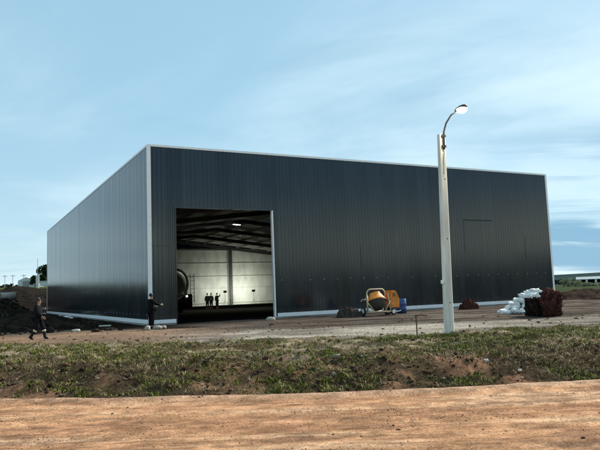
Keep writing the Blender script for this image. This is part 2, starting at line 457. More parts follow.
def grass_density(x, y):
    t = y - edge(x)
    n2 = fbm(x * .6, y * .6, 43, 4); g1 = fbm(x * .55, y * .95, 71, 4); g2 = fbm(x * 2.2, y * 2.8, 73, 3)
    d = sst(.44, .57, g1 * .6 + g2 * .4 + .06 * sst(1, 6, x) + .05 * sst(-4, -7, x)) 
    flat = sst(1.6, 3.0, t + 1.2 * (n2 - .5)); end = 1 - sst(7.4, 9.2, t + 2.8 * (n2 - .5))
    bare = 1 - .75 * sst(-4.5, -1.5, x) * (1 - sst(1.0, 4.0, x)) * sst(3.5, 5.0, t)
    slope = .75 * sst(.05, .4, t) * (1 - flat) * sst(.42, .58, fbm(x * .9, y * 1.4, 83, 4))
    return np.clip(d * flat * end * bare + slope * end, 0, 1)
def scatter(n, x0, x1, y0, y1, dens):
    x = RNG.uniform(x0, x1, n); y = RNG.uniform(y0, y1, n)
    k = RNG.uniform(0, 1, n) < dens(x, y)
    return x[k], y[k]
tx, ty = scatter(36000, -17, 18, 12.8, 25, grass_density)
per = 13
x = np.repeat(tx, per) + RNG.normal(0, .055, len(tx) * per); y = np.repeat(ty, per) + RNG.normal(0, .055, len(tx) * per)
N = len(x)
hh = np.repeat(RNG.uniform(.03, .10, len(tx)) * (1 + .9 * sst(.55, .75, fbm(tx * 1.6, ty * 1.6, 79, 3))), per) * RNG.uniform(.5, 1.25, N)
dry = np.repeat((RNG.uniform(0, 1, len(tx)) < .22 + .35 * (fbm(tx * .8, ty, 77, 3) > .52)).astype(float), per) * RNG.uniform(.5, 1, N)
g = np.array([[.185, .225, .030]]) * (RNG.uniform(.1, 1.0, N) ** 1.2 * 1.25)[:, None] * np.stack([RNG.uniform(.85, 1.2, N), np.ones(N), np.ones(N)], 1)
dc = np.array([[.36, .285, .13]]) * RNG.uniform(.5, 1.25, N)[:, None]
blade_cloud('grass', x, y, hh, RNG.uniform(.012, .024, N), RNG.uniform(.2, 1.3, N), g * (1 - dry[:, None]) + dc * dry[:, None], M_grass)

# dry straw and roots lying on the face of the bank (stuff)
def straw_density(x, y):
    t = y - edge(x)
    return np.clip(sst(.1, .6, t) * (1 - sst(2.6, 5, t)) * (.25 + sst(.45, .65, fbm(x * .9, y, 81, 3))) + .30 * (t > 2) * (t < 9.0), 0, 1)
x, y = scatter(110000, -17, 18, 13, 24, straw_density); N = len(x)
sc_ = RNG.uniform(.5, 1, N)
cols = np.array([[.46, .36, .19]]) * (RNG.uniform(.2, 1.0, N) ** 1.3)[:, None] * np.stack([np.ones(N), RNG.uniform(.92, 1.08, N), RNG.uniform(.8, 1.2, N)], 1)
blade_cloud('dry_straw', x, y, RNG.uniform(.04, .15, N), RNG.uniform(.006, .014, N), RNG.uniform(1.0, 2.4, N), cols, M_grass)

# clods and pebbles (stuff)
_ico_v = None
def clods(name, x, y, size, cols, m, sink=.3):
    import bmesh
    bm = bmesh.new(); bmesh.ops.create_icosphere(bm, subdivisions=1, radius=1)
    bv = np.array([v.co[:] for v in bm.verts]); bf = np.array([[v.index for v in f.verts] for f in bm.faces]); bm.free()
    N = len(x); z = H(x, y)
    t = y - edge(x); z = np.where(t < 0, road_h(x, y) + .006, z)
    v = bv[None] * RNG.uniform(.6, 1.3, (N, len(bv), 1))
    th = RNG.uniform(0, 2 * PI, N); c, s = np.cos(th)[:, None], np.sin(th)[:, None]
    sx = (size * RNG.uniform(.8, 1.5, N))[:, None]; sy = (size * RNG.uniform(.6, 1.1, N))[:, None]; sz = (size * RNG.uniform(.45, .85, N))[:, None]
    X = v[..., 0] * sx; Y = v[..., 1] * sy; Z = v[..., 2] * sz
    o = np.stack([X * c - Y * s + x[:, None], X * s + Y * c + y[:, None], Z + z[:, None] + sz * (1 - 2 * sink) * .6], -1)
    f = bf[None] + (np.arange(N) * len(bv))[:, None, None]
    return tag(fast_mesh(name, o.reshape(-1, 3), f.reshape(-1, 3), m, np.repeat(cols, len(bv), 0)), kind='stuff')
def clod_density(x, y):
    t = y - edge(x)
    return np.clip(sst(-.1, .2, t) * (1 - sst(2.6, 4, t)) + .25 * (t > 3) * (1 - sst(8, 10, t)) + .05 * (t > 9), 0, 1)
x, y = scatter(26000, -18, 20, 12.5, 33, clod_density); N = len(x)
size = np.exp(RNG.normal(-3.6, .55, N)); size = np.clip(size, .012, .10)
k = RNG.uniform(.6, 1.5, N)[:, None]
cols = np.where(RNG.uniform(0, 1, N)[:, None] < .45, np.array([[.09, .062, .042]]), np.array([[.20, .125, .078]])) * k
pale = RNG.uniform(0, 1, N) < .05
cols[pale] = np.array([.42, .36, .28])
clods('soil_clods', x, y, size, cols, M_soil)
x, y = scatter(1700, -9, 9, 6.5, 13.6, lambda x, y: np.clip((y < edge(x)) * (.3 + sst(.5, .7, fbm(x * .5, y * 1.5, 91, 3))), 0, 1)); N = len(x)
size = np.clip(np.exp(RNG.normal(-4.8, .5, N)), .004, .026)
cols = np.where(RNG.uniform(0, 1, N)[:, None] < .6, np.array([[.12, .075, .05]]), np.array([[.38, .25, .16]])) * RNG.uniform(.6, 1.3, N)[:, None]
clods('road_pebbles', x, y, size, cols, M_soil)
x, y = scatter(26000, -8, 8, 7.0, 13.6, lambda x, y: np.clip((y < edge(x)) * (.12 + sst(.5, .66, fbm(x * .8, y * 3.0, 93, 4))), 0, 1)); N = len(x)
cols = np.array([[.40, .235, .145]]) * RNG.uniform(.35, 1.3, N)[:, None]
clods('road_crumbs', x, y, np.clip(np.exp(RNG.normal(-5.2, .4, N)), .003, .014), cols, M_soil)

# clods on the dark spoil at the left
def sp_density(x, y):
    X, Y = local(x, y)
    k = ((X < -1.5) & (y > 31) & (Y < 66)).astype(float)
    for px, py in ((19, 317), (27, 317), (41.5, 310.2), (44, 317), (76, 331.5), (105, 327.3)):
        cx_, cy_, _ = gp(px, py); k = k * (np.hypot((x - cx_) / 1.0, (y - cy_ + .8) / 1.6) > 1.0)
    return k
x, y = scatter(9000, -48, -9, 31, 100, sp_density); N = len(x)
cols = np.array([[.032, .026, .02]]) * RNG.uniform(.5, 2.2, N)[:, None]
clods('spoil_clods', x, y, np.clip(np.exp(RNG.normal(-2.3, .5, N)), .05, .4), cols, M_soil)
# low rough weeds on the spoil (stuff)
x, y = scatter(5200, -60, -9, 31, 100, lambda x, y: np.clip((local(x, y)[0] < -2) * sst(.52, .66, fbm(x * .3, y * .3, 95, 3)), 0, 1))
per = 8; x = np.repeat(x, per) + RNG.normal(0, .2, len(x) * per); y = np.repeat(y, per) + RNG.normal(0, .2, len(x) * 1 // 1); N = len(x)
blade_cloud('weeds', x, y, RNG.uniform(.12, .4, N), RNG.uniform(.03, .07, N), RNG.uniform(.2, 1, N), np.stack([RNG.uniform(.03, .08, N), RNG.uniform(.05, .10, N), RNG.uniform(.02, .035, N)], 1), M_grass)

# ------------------------------------------------------------------ warehouse
def wall_material():
    m = bpy.data.materials.new('charcoal_cladding'); m.use_nodes = True
    nt = m.node_tree; n = nt.nodes; l = nt.links; p = n['Principled BSDF']
    tc = n.new('ShaderNodeTexCoord')
    t = n.new('ShaderNodeTexNoise'); t.inputs['Scale'].default_value = 1.3; t.inputs['Detail'].default_value = 7; t.inputs['Roughness'].default_value = .7
    mp = n.new('ShaderNodeMapping'); mp.inputs['Scale'].default_value = (1.6, 1.6, .25)
    l.new(tc.outputs['Object'], mp.inputs[0]); l.new(mp.outputs[0], t.inputs['Vector'])
    r = n.new('ShaderNodeValToRGB'); r.color_ramp.elements[0].color = (.009, .0135, .018, 1); r.color_ramp.elements[1].color = (.019, .026, .033, 1)
    r.color_ramp.elements[0].position = .3; r.color_ramp.elements[1].position = .72
    l.new(t.outputs['Fac'], r.inputs['Fac'])
    sp = n.new('ShaderNodeSeparateXYZ'); l.new(tc.outputs['Object'], sp.inputs[0])
    def mn(op, a_, b_):
        k = n.new('ShaderNodeMath'); k.operation = op
        for i, v in enumerate((a_, b_)):
            if isinstance(v, (int, float)): k.inputs[i].default_value = v
            else: l.new(v, k.inputs[i])
        return k.outputs[0]
    u_ = mn('FLOOR', mn('DIVIDE', mn('ADD', sp.outputs['X'], sp.outputs['Y']), 1.04), 0)
    wn = n.new('ShaderNodeTexWhiteNoise'); wn.noise_dimensions = '1D'; l.new(u_, wn.inputs['W'])
    pv = n.new('ShaderNodeMapRange'); pv.inputs['To Min'].default_value = .72; pv.inputs['To Max'].default_value = 1.3; l.new(wn.outputs['Value'], pv.inputs['Value'])
    vm = n.new('ShaderNodeVectorMath'); vm.operation = 'SCALE'; l.new(r.outputs['Color'], vm.inputs[0]); l.new(pv.outputs['Result'], vm.inputs['Scale'])
    # mud splashed up from the ground: a ragged band with its own outline
    sn = n.new('ShaderNodeTexNoise'); sn.inputs['Scale'].default_value = 2.2; sn.inputs['Detail'].default_value = 9; sn.inputs['Roughness'].default_value = .7
    l.new(tc.outputs['Object'], sn.inputs['Vector'])
    hgt = n.new('ShaderNodeMapRange'); hgt.inputs['From Min'].default_value = 1.1; hgt.inputs['From Max'].default_value = .1; l.new(sp.outputs['Z'], hgt.inputs['Value'])
    ms = n.new('ShaderNodeMapRange'); ms.inputs['From Min'].default_value = .85; ms.inputs['From Max'].default_value = 1.35
    l.new(mn('ADD', sn.outputs['Fac'], mn('MULTIPLY', hgt.outputs['Result'], .75)), ms.inputs['Value'])
    mx = n.new('ShaderNodeMix'); mx.data_type = 'RGBA'; l.new(mn('MULTIPLY', ms.outputs['Result'], .55), mx.inputs[0]); l.new(vm.outputs['Vector'], mx.inputs[6]); mx.inputs[7].default_value = (.10, .075, .055, 1)
    l.new(mx.outputs[2], p.inputs['Base Color'])
    mr = n.new('ShaderNodeMapRange'); mr.inputs['To Min'].default_value = .09; mr.inputs['To Max'].default_value = .20
    l.new(t.outputs['Fac'], mr.inputs['Value']); l.new(mr.outputs['Result'], p.inputs['Roughness'])
    p.inputs['Specular IOR Level'].default_value = .58; p.inputs['Specular Tint'].default_value = (.80, .93, 1, 1)
    prev = None
    for sc_, st, di, ms in ((.9, .30, .014, (1, 1, .35)), (7, .16, .006, (1, 1, .6)), (45, .10, .003, (1, 1, 1))):
        mp2 = n.new('ShaderNodeMapping'); mp2.inputs['Scale'].default_value = ms; l.new(tc.outputs['Object'], mp2.inputs[0])
        t2 = n.new('ShaderNodeTexNoise'); t2.inputs['Scale'].default_value = sc_; t2.inputs['Detail'].default_value = 3
        l.new(mp2.outputs[0], t2.inputs['Vector'])
        b = n.new('ShaderNodeBump'); b.inputs['Strength'].default_value = st; b.inputs['Distance'].default_value = di
        l.new(t2.outputs['Fac'], b.inputs['Height'])
        if prev: l.new(prev, b.inputs['Normal'])
        prev = b.outputs['Normal']
    l.new(prev, p.inputs['Normal'])
    return m
M_clad = wall_material()
M_trim = mat('white_trim', (.90, .91, .88), .45, noise=6, var=.10)
M_rail = mat('white_rail', (.93, .93, .90), .5, noise=9, var=.14)
M_inner = mat('inner_lining', (.66, .68, .60), .5, noise=1.2, var=.22, stretch=(1, 1, .4))
M_steel = mat('dark_steel', (.06, .064, .058), .55, noise=4, var=.3)
M_girt = mat('pale_girt', (.55, .58, .50), .5, noise=6, var=.15)
M_roof = mat('roof_sheet', (.42, .43, .38), .6, noise=3, var=.2)
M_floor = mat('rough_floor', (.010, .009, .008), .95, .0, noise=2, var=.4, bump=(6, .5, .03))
M_conc = mat('raw_concrete', (.33, .31, .27), .9, noise=9, var=.3, bump=(20, .4, .02))
M_flash = mat('dark_flashing', (.007, .008, .009), .5)
M_stud = mat('zinc_stud', (.40, .42, .42), .5)

wh = thing('warehouse', 'huge dark charcoal metal clad warehouse with one open doorway', 'warehouse', (B0[0], B0[1], 0), BROT)
DX0, DX1, DH = 1.57, 8.02, 6.82
TH = .12
def panels(u0, u1, pitch=1.04, rib=True):
    """outline of a ribbed sandwich panel run; v is the outward direction (positive = out)"""
    pts = []; u = u0; k = 0
    edges = [u0] + [q for q in np.arange(math.ceil((u0 + .2) / pitch) * pitch, u1 - .15, pitch)] + [u1]
    for a, b in zip(edges[:-1], edges[1:]):
        o = random.uniform(-.004, .004); o2 = random.uniform(-.004, .004)
        pts += [(a + .001, -.010), (a + .014, o)]
        if rib:
            for f_ in (.25, .5, .75):
                m_ = a + (b - a) * f_; oo = o + (o2 - o) * f_
                pts += [(m_ - .022, oo), (m_ - .010, oo - .014), (m_ + .010, oo - .014), (m_ + .022, oo)]
        pts += [(b - .014, o2), (b - .001, -.010)]
    return pts, edges
def run_wall(mb, u0, u1, z0, z1, tf, rib=True):
    pts, ed = panels(u0, u1, rib=rib)
    poly = [tf(u, v) for u, v in pts] + [tf(u1, -TH), tf(u0, -TH)]
    mb.prism(poly, z0, z1); return ed
front = lambda u, v: (u, -v)
left = lambda u, v: (-v, u)
right = lambda u, v: (W + v, u)
back = lambda u, v: (u, D + v)
Z0 = .10
fw = MB(); run_wall(fw, .02, DX0, Z0, HT - .02, front); run_wall(fw, DX0, DX1, DH, HT - .02, front); run_wall(fw, DX1, W - .02, Z0, HT - .02, front)
fw.build('front_wall', M_clad, wh)
lw = MB(); run_wall(lw, .14, D - .02, Z0, HT - .02, left); lw.build('side_wall', M_clad, wh)
rw = MB(); run_wall(rw, .14, D - .02, Z0, HT - .02, right); rw.build('side_wall', M_clad, wh)
bk = MB(); run_wall(bk, .14, W - .14, Z0, HT - .02, back); bk.build('back_wall', M_clad, wh)
MB().box(.15, W - .15, D - TH - .05, D - TH - .01, .05, 8.2).build('back_lining', M_inner, wh)
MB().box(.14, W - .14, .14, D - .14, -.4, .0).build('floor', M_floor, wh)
# corner trims and coping
for (sx, sy, x0, y0, nm) in ((0, 0, 0, 0, 'corner_trim'), (1, 0, W, 0, 'corner_trim'), (0, 1, 0, D, 'corner_trim'), (1, 1, W, D, 'corner_trim')):
    ox = -1 if sx == 0 else 1; oy = -1 if sy == 0 else 1
    t_ = .02; w_ = .17
    p = [(x0 + ox * t_, y0 + oy * t_), (x0 - ox * w_, y0 + oy * t_), (x0 - ox * w_, y0 + oy * .004), (x0 + ox * .004, y0 + oy * .004), (x0 + ox * .004, y0 - oy * (w_ + .05)), (x0 + ox * t_, y0 - oy * (w_ + .05))]
    MB().prism(p, .04, HT + .02).build(nm, M_trim, wh)
cz0, cz1 = HT - .10, HT + .03
MB().box(.173, W - .173, -.022, .14, cz0, cz1).build('coping', M_trim, wh)
MB().box(.173, W - .173, D - .14, D + .022, cz0, cz1).build('coping', M_trim, wh)
MB().box(-.022, .14, .223, D - .223, cz0, cz1).build('coping', M_trim, wh)
MB().box(W - .14, W + .022, .223, D - .223, cz0, cz1).build('coping', M_trim, wh)
# base rails and footing
MB().box(.20, DX0 - .02, -.06, -.002, .06, .27).build('base_rail', M_rail, wh)
MB().box(DX1 + .10, W - .20, -.06, -.002, .06, .29).build('base_rail', M_rail, wh)
MB().box(-.06, -.002, .25, D - .25, .06, .29).build('base_rail', M_rail, wh)
MB().box(-.03, DX0, -.03, .10, -.4, .095).box(DX1, W, -.03, .10, -.4, .095).box(-.03, .10, .105, D, -.4, .095).box(W - .1, W + .03, .105, D, -.4, .095).build('footing', M_conc, wh)
# door frame
MB().box(DX1 - .10, DX1 - .003, -.05, .16, .02, DH - .003).build('door_jamb', M_trim, wh)
MB().box(DX0 + .003, DX0 + .07, -.03, .16, .02, DH - .003).build('door_jamb', M_clad, wh)
MB().box(DX0 - .1, DX1 + .1, -.035, -.022, DH, DH + .07).build('door_head', M_clad, wh)
# flashing strips and closed-over openings on the front wall
def strip(u0, u1, z, h=.07, m=M_flash): MB().box(u0, u1, -.034, -.010, z, z + h).build('flashing', m, wh)
strip(14.65, 16.65, 4.42, .04, M_clad); strip(24.05, 26.9, 6.5); strip(30.4, W - .2, 5.25, .04, M_clad); strip(.2, DX0, 4.55, .04, M_steel)
for u, z0, z1 in ((14.63, 3.1, 4.42), (24.03, 4.2, 6.5), (30.38, 3.4, 5.25)):
    MB().box(u - .012, u + .012, -.020, -.010, z0, z1).build('flashing', M_clad, wh)
# stud rows
def studs(tf, us, z, r=.035):
    for u in us:
        if random.random() < .12: continue
        c = tf(u, .012); c2 = tf(u, -.02)
        MB().lathe([(r, 0), (r * .9, .012), (.001, .022)], (c2[0] + (c[0] - c2[0]) * .5, c2[1] + (c[1] - c2[1]) * .5, z + random.uniform(-.02, .02)), (c[0] - c2[0], c[1] - c2[1], 0), 6).build('stud', M_stud, wh)
studs(front, np.arange(DX1 + .5, W, 1.04), 2.35); studs(left, np.arange(.6, D, 1.04), .58); studs(left, np.arange(.6, D * .55, 1.04), 2.6, .03)
# roof, frames, purlins, girts
RZc, EZ = 9.6, 7.7
def roofz(X): return EZ + (RZc - EZ) * (1 - abs(X - W / 2) / (W / 2))
for x0, x1 in ((.16, W / 2), (W / 2, W - .16)):
    mb = MB(); z0, z1 = roofz(x0), roofz(x1)
    mb.add([(x0, .14, z0), (x1, .14, z1), (x1, D - .14, z1), (x0, D - .14, z0), (x0, .14, z0 + .08), (x1, .14, z1 + .08), (x1, D - .14, z1 + .08), (x0, D - .14, z0 + .08)],
           [(0, 3, 2, 1), (4, 5, 6, 7), (0, 1, 5, 4), (1, 2, 6, 5), (2, 3, 7, 6), (3, 0, 4, 7)])
    mb.build('roof', M_roof, wh)
for k in range(7):
    Y = .45 + k * (D - 1.1) / 6
    if k in (0,): continue
    if k == 6: Y = D - .45
    for s in (0, 1):
        x0 = .35 if s == 0 else W - .35
        MB().bar((x0, Y, roofz(x0) - .45), (W / 2, Y, RZc - .40), .18, .42).build('rafter', M_steel, wh)
        MB().box(x0 - .17, x0 + .17, Y - .1, Y + .1, 0, roofz(x0) - .3).build('column', M_steel, wh)
for X in (2.5, 5, 7.5, 10, 12.5, 15, 18.4, 21, 23.5, 26, 28.5, 31):
    MB().box(X - .05, X + .05, .4, D - .4, roofz(X) - .20, roofz(X) - .03).build('purlin', M_girt, wh)
for X in (8.4, 16.68, 25.0):
    MB().box(X - .2, X + .2, D - .62, D - .28, 0, roofz(X) - .45).build('column', M_steel, wh)
for z in (.35, 2.45, 4.15, 6.05, 7.9):
    MB().box(.5, W - .5, D - .275, D - .18, z, z + .11).build('girt', M_girt, wh)

# lamps inside
M_lamp = mat('lit_lamp_face', (1, 1, 1), .4, emit=((.96, 1, .88), 6))
M_black = mat('black_plastic', (.015, .015, .016), .5)
def area(name, loc, rot, size, power, color, parent):
    d = bpy.data.lights.new(name, 'AREA'); d.shape = 'RECTANGLE'; d.size, d.size_y = size; d.energy = power; d.color = color
    o = bpy.data.objects.new(name, d); COL.objects.link(o); o.parent = parent; o.location = loc; o.rotation_euler = rot
    return o
cl = thing('ceiling_lamp', 'lit strip lamp hanging under the warehouse roof', 'lamp', bw(15.6, 24.6, 8.75), BROT + .5)
MB().box(-.55, .55, -.14, .14, .02, .12).build('housing', M_steel, cl); MB().box(-.5, .5, -.11, .11, -.01, .018).build('diffuser', M_lamp, cl)
for hx in (-.5, .5): MB().tube([(hx, 0, .12), (hx, 0, .45)], .012, 5).build('hanger', M_steel, cl)
area('lamp_light', (0, 0, -.03), (0, 0, 0), (1.0, .22), 750, (.93, 1, .86), cl)
for X, lab, pw in ((26.9, 'brighter work lamp on a tripod by the back wall', 100), (22.6, 'dimmer work lamp left of the inner column', 55)):
    wl = thing('work_lamp', lab, 'lamp', bw(X, 46.6), BROT, 'work lamps inside the warehouse')
    for a in (0, 2.1, 4.2): MB().tube([(0, 0, .8), (.4 * math.cos(a), .4 * math.sin(a), .02)], .015, 5).build('leg', M_steel, wl)
    MB().tube([(0, 0, .75), (0, 0, 1.8)], .018, 6).build('pole', M_steel, wl)
    MB().box(-.22, .22, -.08, .06, 1.8, 2.1).build('lamp_head', M_black, wl)
    MB().box(-.19, .19, .061, .075, 1.83, 2.07).build('lamp_face', M_lamp, wl)
    area('work_light', (0, .09, 1.95), (math.radians(90), 0, PI), (.36, .22), pw, (.97, 1, .90), wl).rotation_euler = (math.radians(90), 0, 0)

# tank trailer inside
M_tank = mat('dull_green_steel', (.26, .28, .22), .5, noise=3, var=.3)
M_rim = mat('worn_pale_steel', (.72, .74, .66), .5, noise=5, var=.3)
M_tyre = mat('black_rubber', (.02, .02, .02), .85, noise=12, var=.3)
tk = thing('tank_trailer', 'big round tank on wheels just inside the doorway', 'tank trailer', bw(8.1, 22, 0), BROT + .18)
MB().lathe([(.001, 0), (.6, -.12), (1.1, -.06), (1.38, .1), (1.42, .3), (1.42, 5.2), (1.2, 5.5), (.001, 5.6)], (0, 0, 2.75), (0, 1, 0), 32).build('tank', M_tank, tk, True)
MB().lathe([(1.36, .06), (1.52, .06), (1.52, .22), (1.40, .24)], (0, 0, 2.75), (0, 1, 0), 36).build('end_ring', M_rim, tk)
MB().box(-1.0, 1.0, .3, 5.2, 1.0, 1.32).build('chassis', M_steel, tk)
for sx in (-1, 1):
    for y in (1.2, 2.6):
        w_ = MB().lathe([(.25, -.16), (.5, -.16), (.56, -.08), (.56, .08), (.5, .16), (.25, .16)], (sx * 1.15, y, .56), (1, 0, 0), 24).build('wheel', M_tyre, tk, True)
        MB().lathe([(.001, sx * .06), (.24, sx * .10), (.26, sx * .15)], (sx * 1.15, y, .56), (1, 0, 0), 16).build('rim', M_rim, w_)
ld = MB()
for dx in (1.75, 2.15): ld.tube([(dx, .2, .9), (dx, .2, 3.7)], .03, 6)
for k in range(7): ld.tube([(1.75, .2, 1.1 + k * .38), (2.15, .2, 1.1 + k * .38)], .02, 5)
ld.tube([(1.75, .2, 3.5), (1.3, .5, 3.4)], .025, 5).tube([(1.75, .2, 1.2), (1.0, .5, 1.15)], .025, 5).build('ladder', M_steel, tk)
MB().box(1.0, 1.9, .1, .9, .45, 1.75).tube([(1.45, .5, 1.75), (1.45, .5, 2.1)], .12, 8).build('pump_box', M_black, tk, bevel=.04)
MB().lathe([(.001, -.02), (.07, -.02), (.07, .06)], (1.3, .06, 1.55), (0, 1, 0), 12).build('lamp_lens', M_lamp, tk)

# ------------------------------------------------------------------ people
M_skin = mat('skin', (.42, .24, .16), .6)
M_navy = mat('dark_navy_cloth', (.012, .013, .016), .9, .05, noise=20, var=.3)
M_blackc = mat('black_cloth', (.009, .009, .010), .9, .05, noise=20, var=.3)
M_boot = mat('black_boot_rubber', (.014, .014, .014), .6, .15)
M_cuff = mat('pale_cuff', (.75, .66, .42), .7)
M_hair = mat('fair_hair', (.32, .22, .10), .7)
M_dhair = mat('dark_hair', (.015, .012, .010), .7)
M_eye = mat('eye_dark', (.01, .01, .01), .3)
M_helm = mat('black_helmet', (.010, .010, .011), .4, .3)
M_glove = mat('pale_work_glove', (.62, .54, .36), .8)

def skin_mesh(name, verts, edges, radii, m, parent, root=0, sub=2):
    me = bpy.data.meshes.new(name); me.from_pydata([tuple(v) for v in verts], edges, []); me.update()
    o = bpy.data.objects.new(name, me); COL.objects.link(o)
    o.modifiers.new('s', 'SKIN'); sm = o.modifiers.new('u', 'SUBSURF'); sm.levels = sub; sm.render_levels = sub
    for i, r in enumerate(radii):
        o.data.skin_vertices[0].data[i].radius = r if isinstance(r, tuple) else (r, r)
    o.data.skin_vertices[0].data[root].use_root = True
    dg = bpy.context.evaluated_depsgraph_get()
    nm = bpy.data.meshes.new_from_object(o.evaluated_get(dg)); o.modifiers.clear(); o.data = nm
    nm.materials.clear(); nm.materials.append(m); nm.shade_smooth()
    o.parent = parent
    return o

def person(label, loc, rz, pose, hair='hair', jacket=M_navy, pants=M_blackc, hairm=M_dhair, boots='shoe', glove=None, group=None):
    t = thing('person', label, 'person', loc, rz, group)
    P = {'pel': (0, 0, .95), 'wst': (0, .0, 1.08), 'che': (0, .01, 1.28), 'nkb': (0, .0, 1.43), 'nk': (0, .02, 1.50)}
    for s, k in ((-1, 'l'), (1, 'r')):
        P['sh' + k] = (s * .17, 0, 1.40); P['hp' + k] = (s * .09, 0, .90)
        P['el' + k] = (s * .24, -.02, 1.13); P['wr' + k] = (s * .25, .06, .88)
        P['kn' + k] = (s * .10, .02, .49); P['an' + k] = (s * .10, 0, .09); P['to' + k] = (s * .11, .17, .035)
    P.update({k: v for k, v in pose.items() if k != 'turn'}); V = {k: Vector(v) for k, v in P.items()}
    hd = V['nk']; turn = pose.get('turn', 0)
    fwd = Vector((math.sin(turn), math.cos(turn), 0)); sid = Vector((fwd.y, -fwd.x, 0))
    keys = ['pel', 'wst', 'che', 'nkb', 'nk']
    rad = {'pel': (.135, .10), 'wst': (.125, .095), 'che': (.15, .11), 'nkb': (.075, .07), 'nk': .052}
    edges = [('pel', 'wst'), ('wst', 'che'), ('che', 'nkb'), ('nkb', 'nk')]
    V['jaw'] = hd + Vector((0, 0, .07)) + fwd * .025; V['face'] = hd + Vector((0, 0, .14)) + fwd * .01; V['skl'] = hd + Vector((0, 0, .20)) - fwd * .005; V['top'] = hd + Vector((0, 0, .245))
    rad.update({'jaw': (.062, .066), 'face': (.074, .088), 'skl': (.076, .094), 'top': .05})
    edges += [('nk', 'jaw'), ('jaw', 'face'), ('face', 'skl'), ('skl', 'top')]
    keys += ['jaw', 'face', 'skl', 'top']
    for k in 'lr':
        keys += ['sh' + k, 'el' + k, 'wr' + k, 'hp' + k, 'kn' + k, 'an' + k, 'to' + k]
        rad.update({'sh' + k: .058, 'el' + k: .043, 'wr' + k: .028, 'hp' + k: .082, 'kn' + k: .056, 'an' + k: .040, 'to' + k: (.04, .03)})
        edges += [('che', 'sh' + k), ('sh' + k, 'el' + k), ('el' + k, 'wr' + k), ('pel', 'hp' + k), ('hp' + k, 'kn' + k), ('kn' + k, 'an' + k), ('an' + k, 'to' + k)]
    ix = {k: i for i, k in enumerate(keys)}
    body = skin_mesh('body', [V[k] for k in keys], [(ix[a], ix[b]) for a, b in edges], [rad[k] for k in keys], M_skin, t)
    # face
    f = V['face']
    nz = MB(); nz.add([f + fwd * .085 + Vector((0, 0, .035)), f + fwd * .112 + Vector((0, 0, -.01)), f + fwd * .08 + sid * .018 + Vector((0, 0, -.018)), f + fwd * .08 - sid * .018 + Vector((0, 0, -.018))], [(0, 1, 2), (0, 3, 1), (1, 3, 2), (0, 2, 3)])
    nz.build('nose', M_skin, body)
    mo = MB(); mo.bar(f + fwd * .083 - sid * .024 + Vector((0, 0, -.05)), f + fwd * .083 + sid * .024 + Vector((0, 0, -.05)), .012, .010); mo.build('mouth', mat('lips', (.28, .11, .09), .6) if 'lips' not in bpy.data.materials else bpy.data.materials['lips'], body)
    for s in (-1, 1):
        MB().lathe([(.001, -.011), (.009, -.006), (.011, 0), (.009, .006), (.001, .011)], f + fwd * .080 + sid * (s * .032) + Vector((0, 0, .022)), (0, 0, 1), 8).build('eye', M_eye, body, True)
        MB().lathe([(.001, -.03), (.014, -.02), (.018, 0), (.014, .02), (.001, .03)], f + sid * (s * .082) - fwd * .01, (0, 0, 1), 8).build('ear', M_skin, body, True)
    # hands
    for s, k in ((-1, 'l'), (1, 'r')):
        w_ = V['wr' + k]; d = (w_ - V['el' + k]).normalized()
        ref = Vector((0, 0, 1)) if abs(d.z) < .8 else fwd
        a = d.cross(ref).normalized(); b = a.cross(d).normalized()
        if a.dot(sid) * s < 0: a = -a
        hv = [w_ - d * .01, w_ + d * .05, w_ + d * .085]; he = [(0, 1), (1, 2)]; hr = [(.022, .018), (.036, .018), (.034, .015)]
        hand = skin_mesh('hand', hv, he, hr, glove or M_skin, t, 1, 1)
        for q, L in enumerate((.062, .072, .068, .054)):
            p0 = w_ + d * .085 + b * ((q - 1.5) * .019); c = -a * .012
            MB().tube([p0, p0 + d * L * .5 + c * .5, p0 + d * L * .8 + c * 1.9, p0 + d * L * .95 + c * 3.0], [.0085, .0085, .0078, .005], 6).build('finger', glove or M_skin, hand, True)
        p0 = w_ + d * .035 + b * .03
        MB().tube([p0, p0 + d * .02 + b * .026, p0 + d * .05 + b * .032 - a * .01], [.011, .010, .007], 6).build('thumb', glove or M_skin, hand, True)
    # jacket
    jk = ['pel', 'wst', 'che', 'nkb']; jr = [(.20, .155), (.20, .155), (.215, .165), (.10, .095)]; je = [(0, 1), (1, 2), (2, 3)]
    jv = [V['pel'] + Vector((0, 0, -.04)), V['wst'], V['che'], V['nkb'] + Vector((0, 0, .015))]
    for k in 'lr':
        i = len(jv); jv += [V['sh' + k], V['el' + k], V['wr' + k] - (V['wr' + k] - V['el' + k]).normalized() * .02]
        jr += [.105, .078, .056]; je += [(2, i), (i, i + 1), (i + 1, i + 2)]
    skin_mesh('jacket', jv, je, jr, jacket, t)
    tv = [V['pel'] + Vector((0, 0, .03))]; tr = [(.185, .145)]; te = []
    for k in 'lr':
        i = len(tv); tv += [V['hp' + k], V['kn' + k], V['an' + k] + (V['kn' + k] - V['an' + k]) * (.12 if boots == 'shoe' else .75)]
        tr += [.125, .092, .075]; te += [(0, i), (i, i + 1), (i + 1, i + 2)]
    skin_mesh('trousers', tv, te, tr, pants, t)
    for k in 'lr':
        an, to, kn = V['an' + k], V['to' + k], V['kn' + k]
        up = (kn - an); tp = an + up * (.12 if boots == 'shoe' else .70)
        bo = skin_mesh(boots, [tp, an, an + (an - to) * .25 + Vector((0, 0, -.03)), an + (to - an) * .6, to], [(0, 1), (1, 2), (1, 3), (3, 4)], [.058 if boots == 'shoe' else .082, .055, .042, (.05, .042), (.045, .034)], M_boot, t, 1)
        if boots != 'shoe':
            skin_mesh('cuff', [tp - up * .06, tp + up * .06, tp + up * .14], [(0, 1), (1, 2)], [.09, .094, .09], M_cuff, bo, 0, 1)
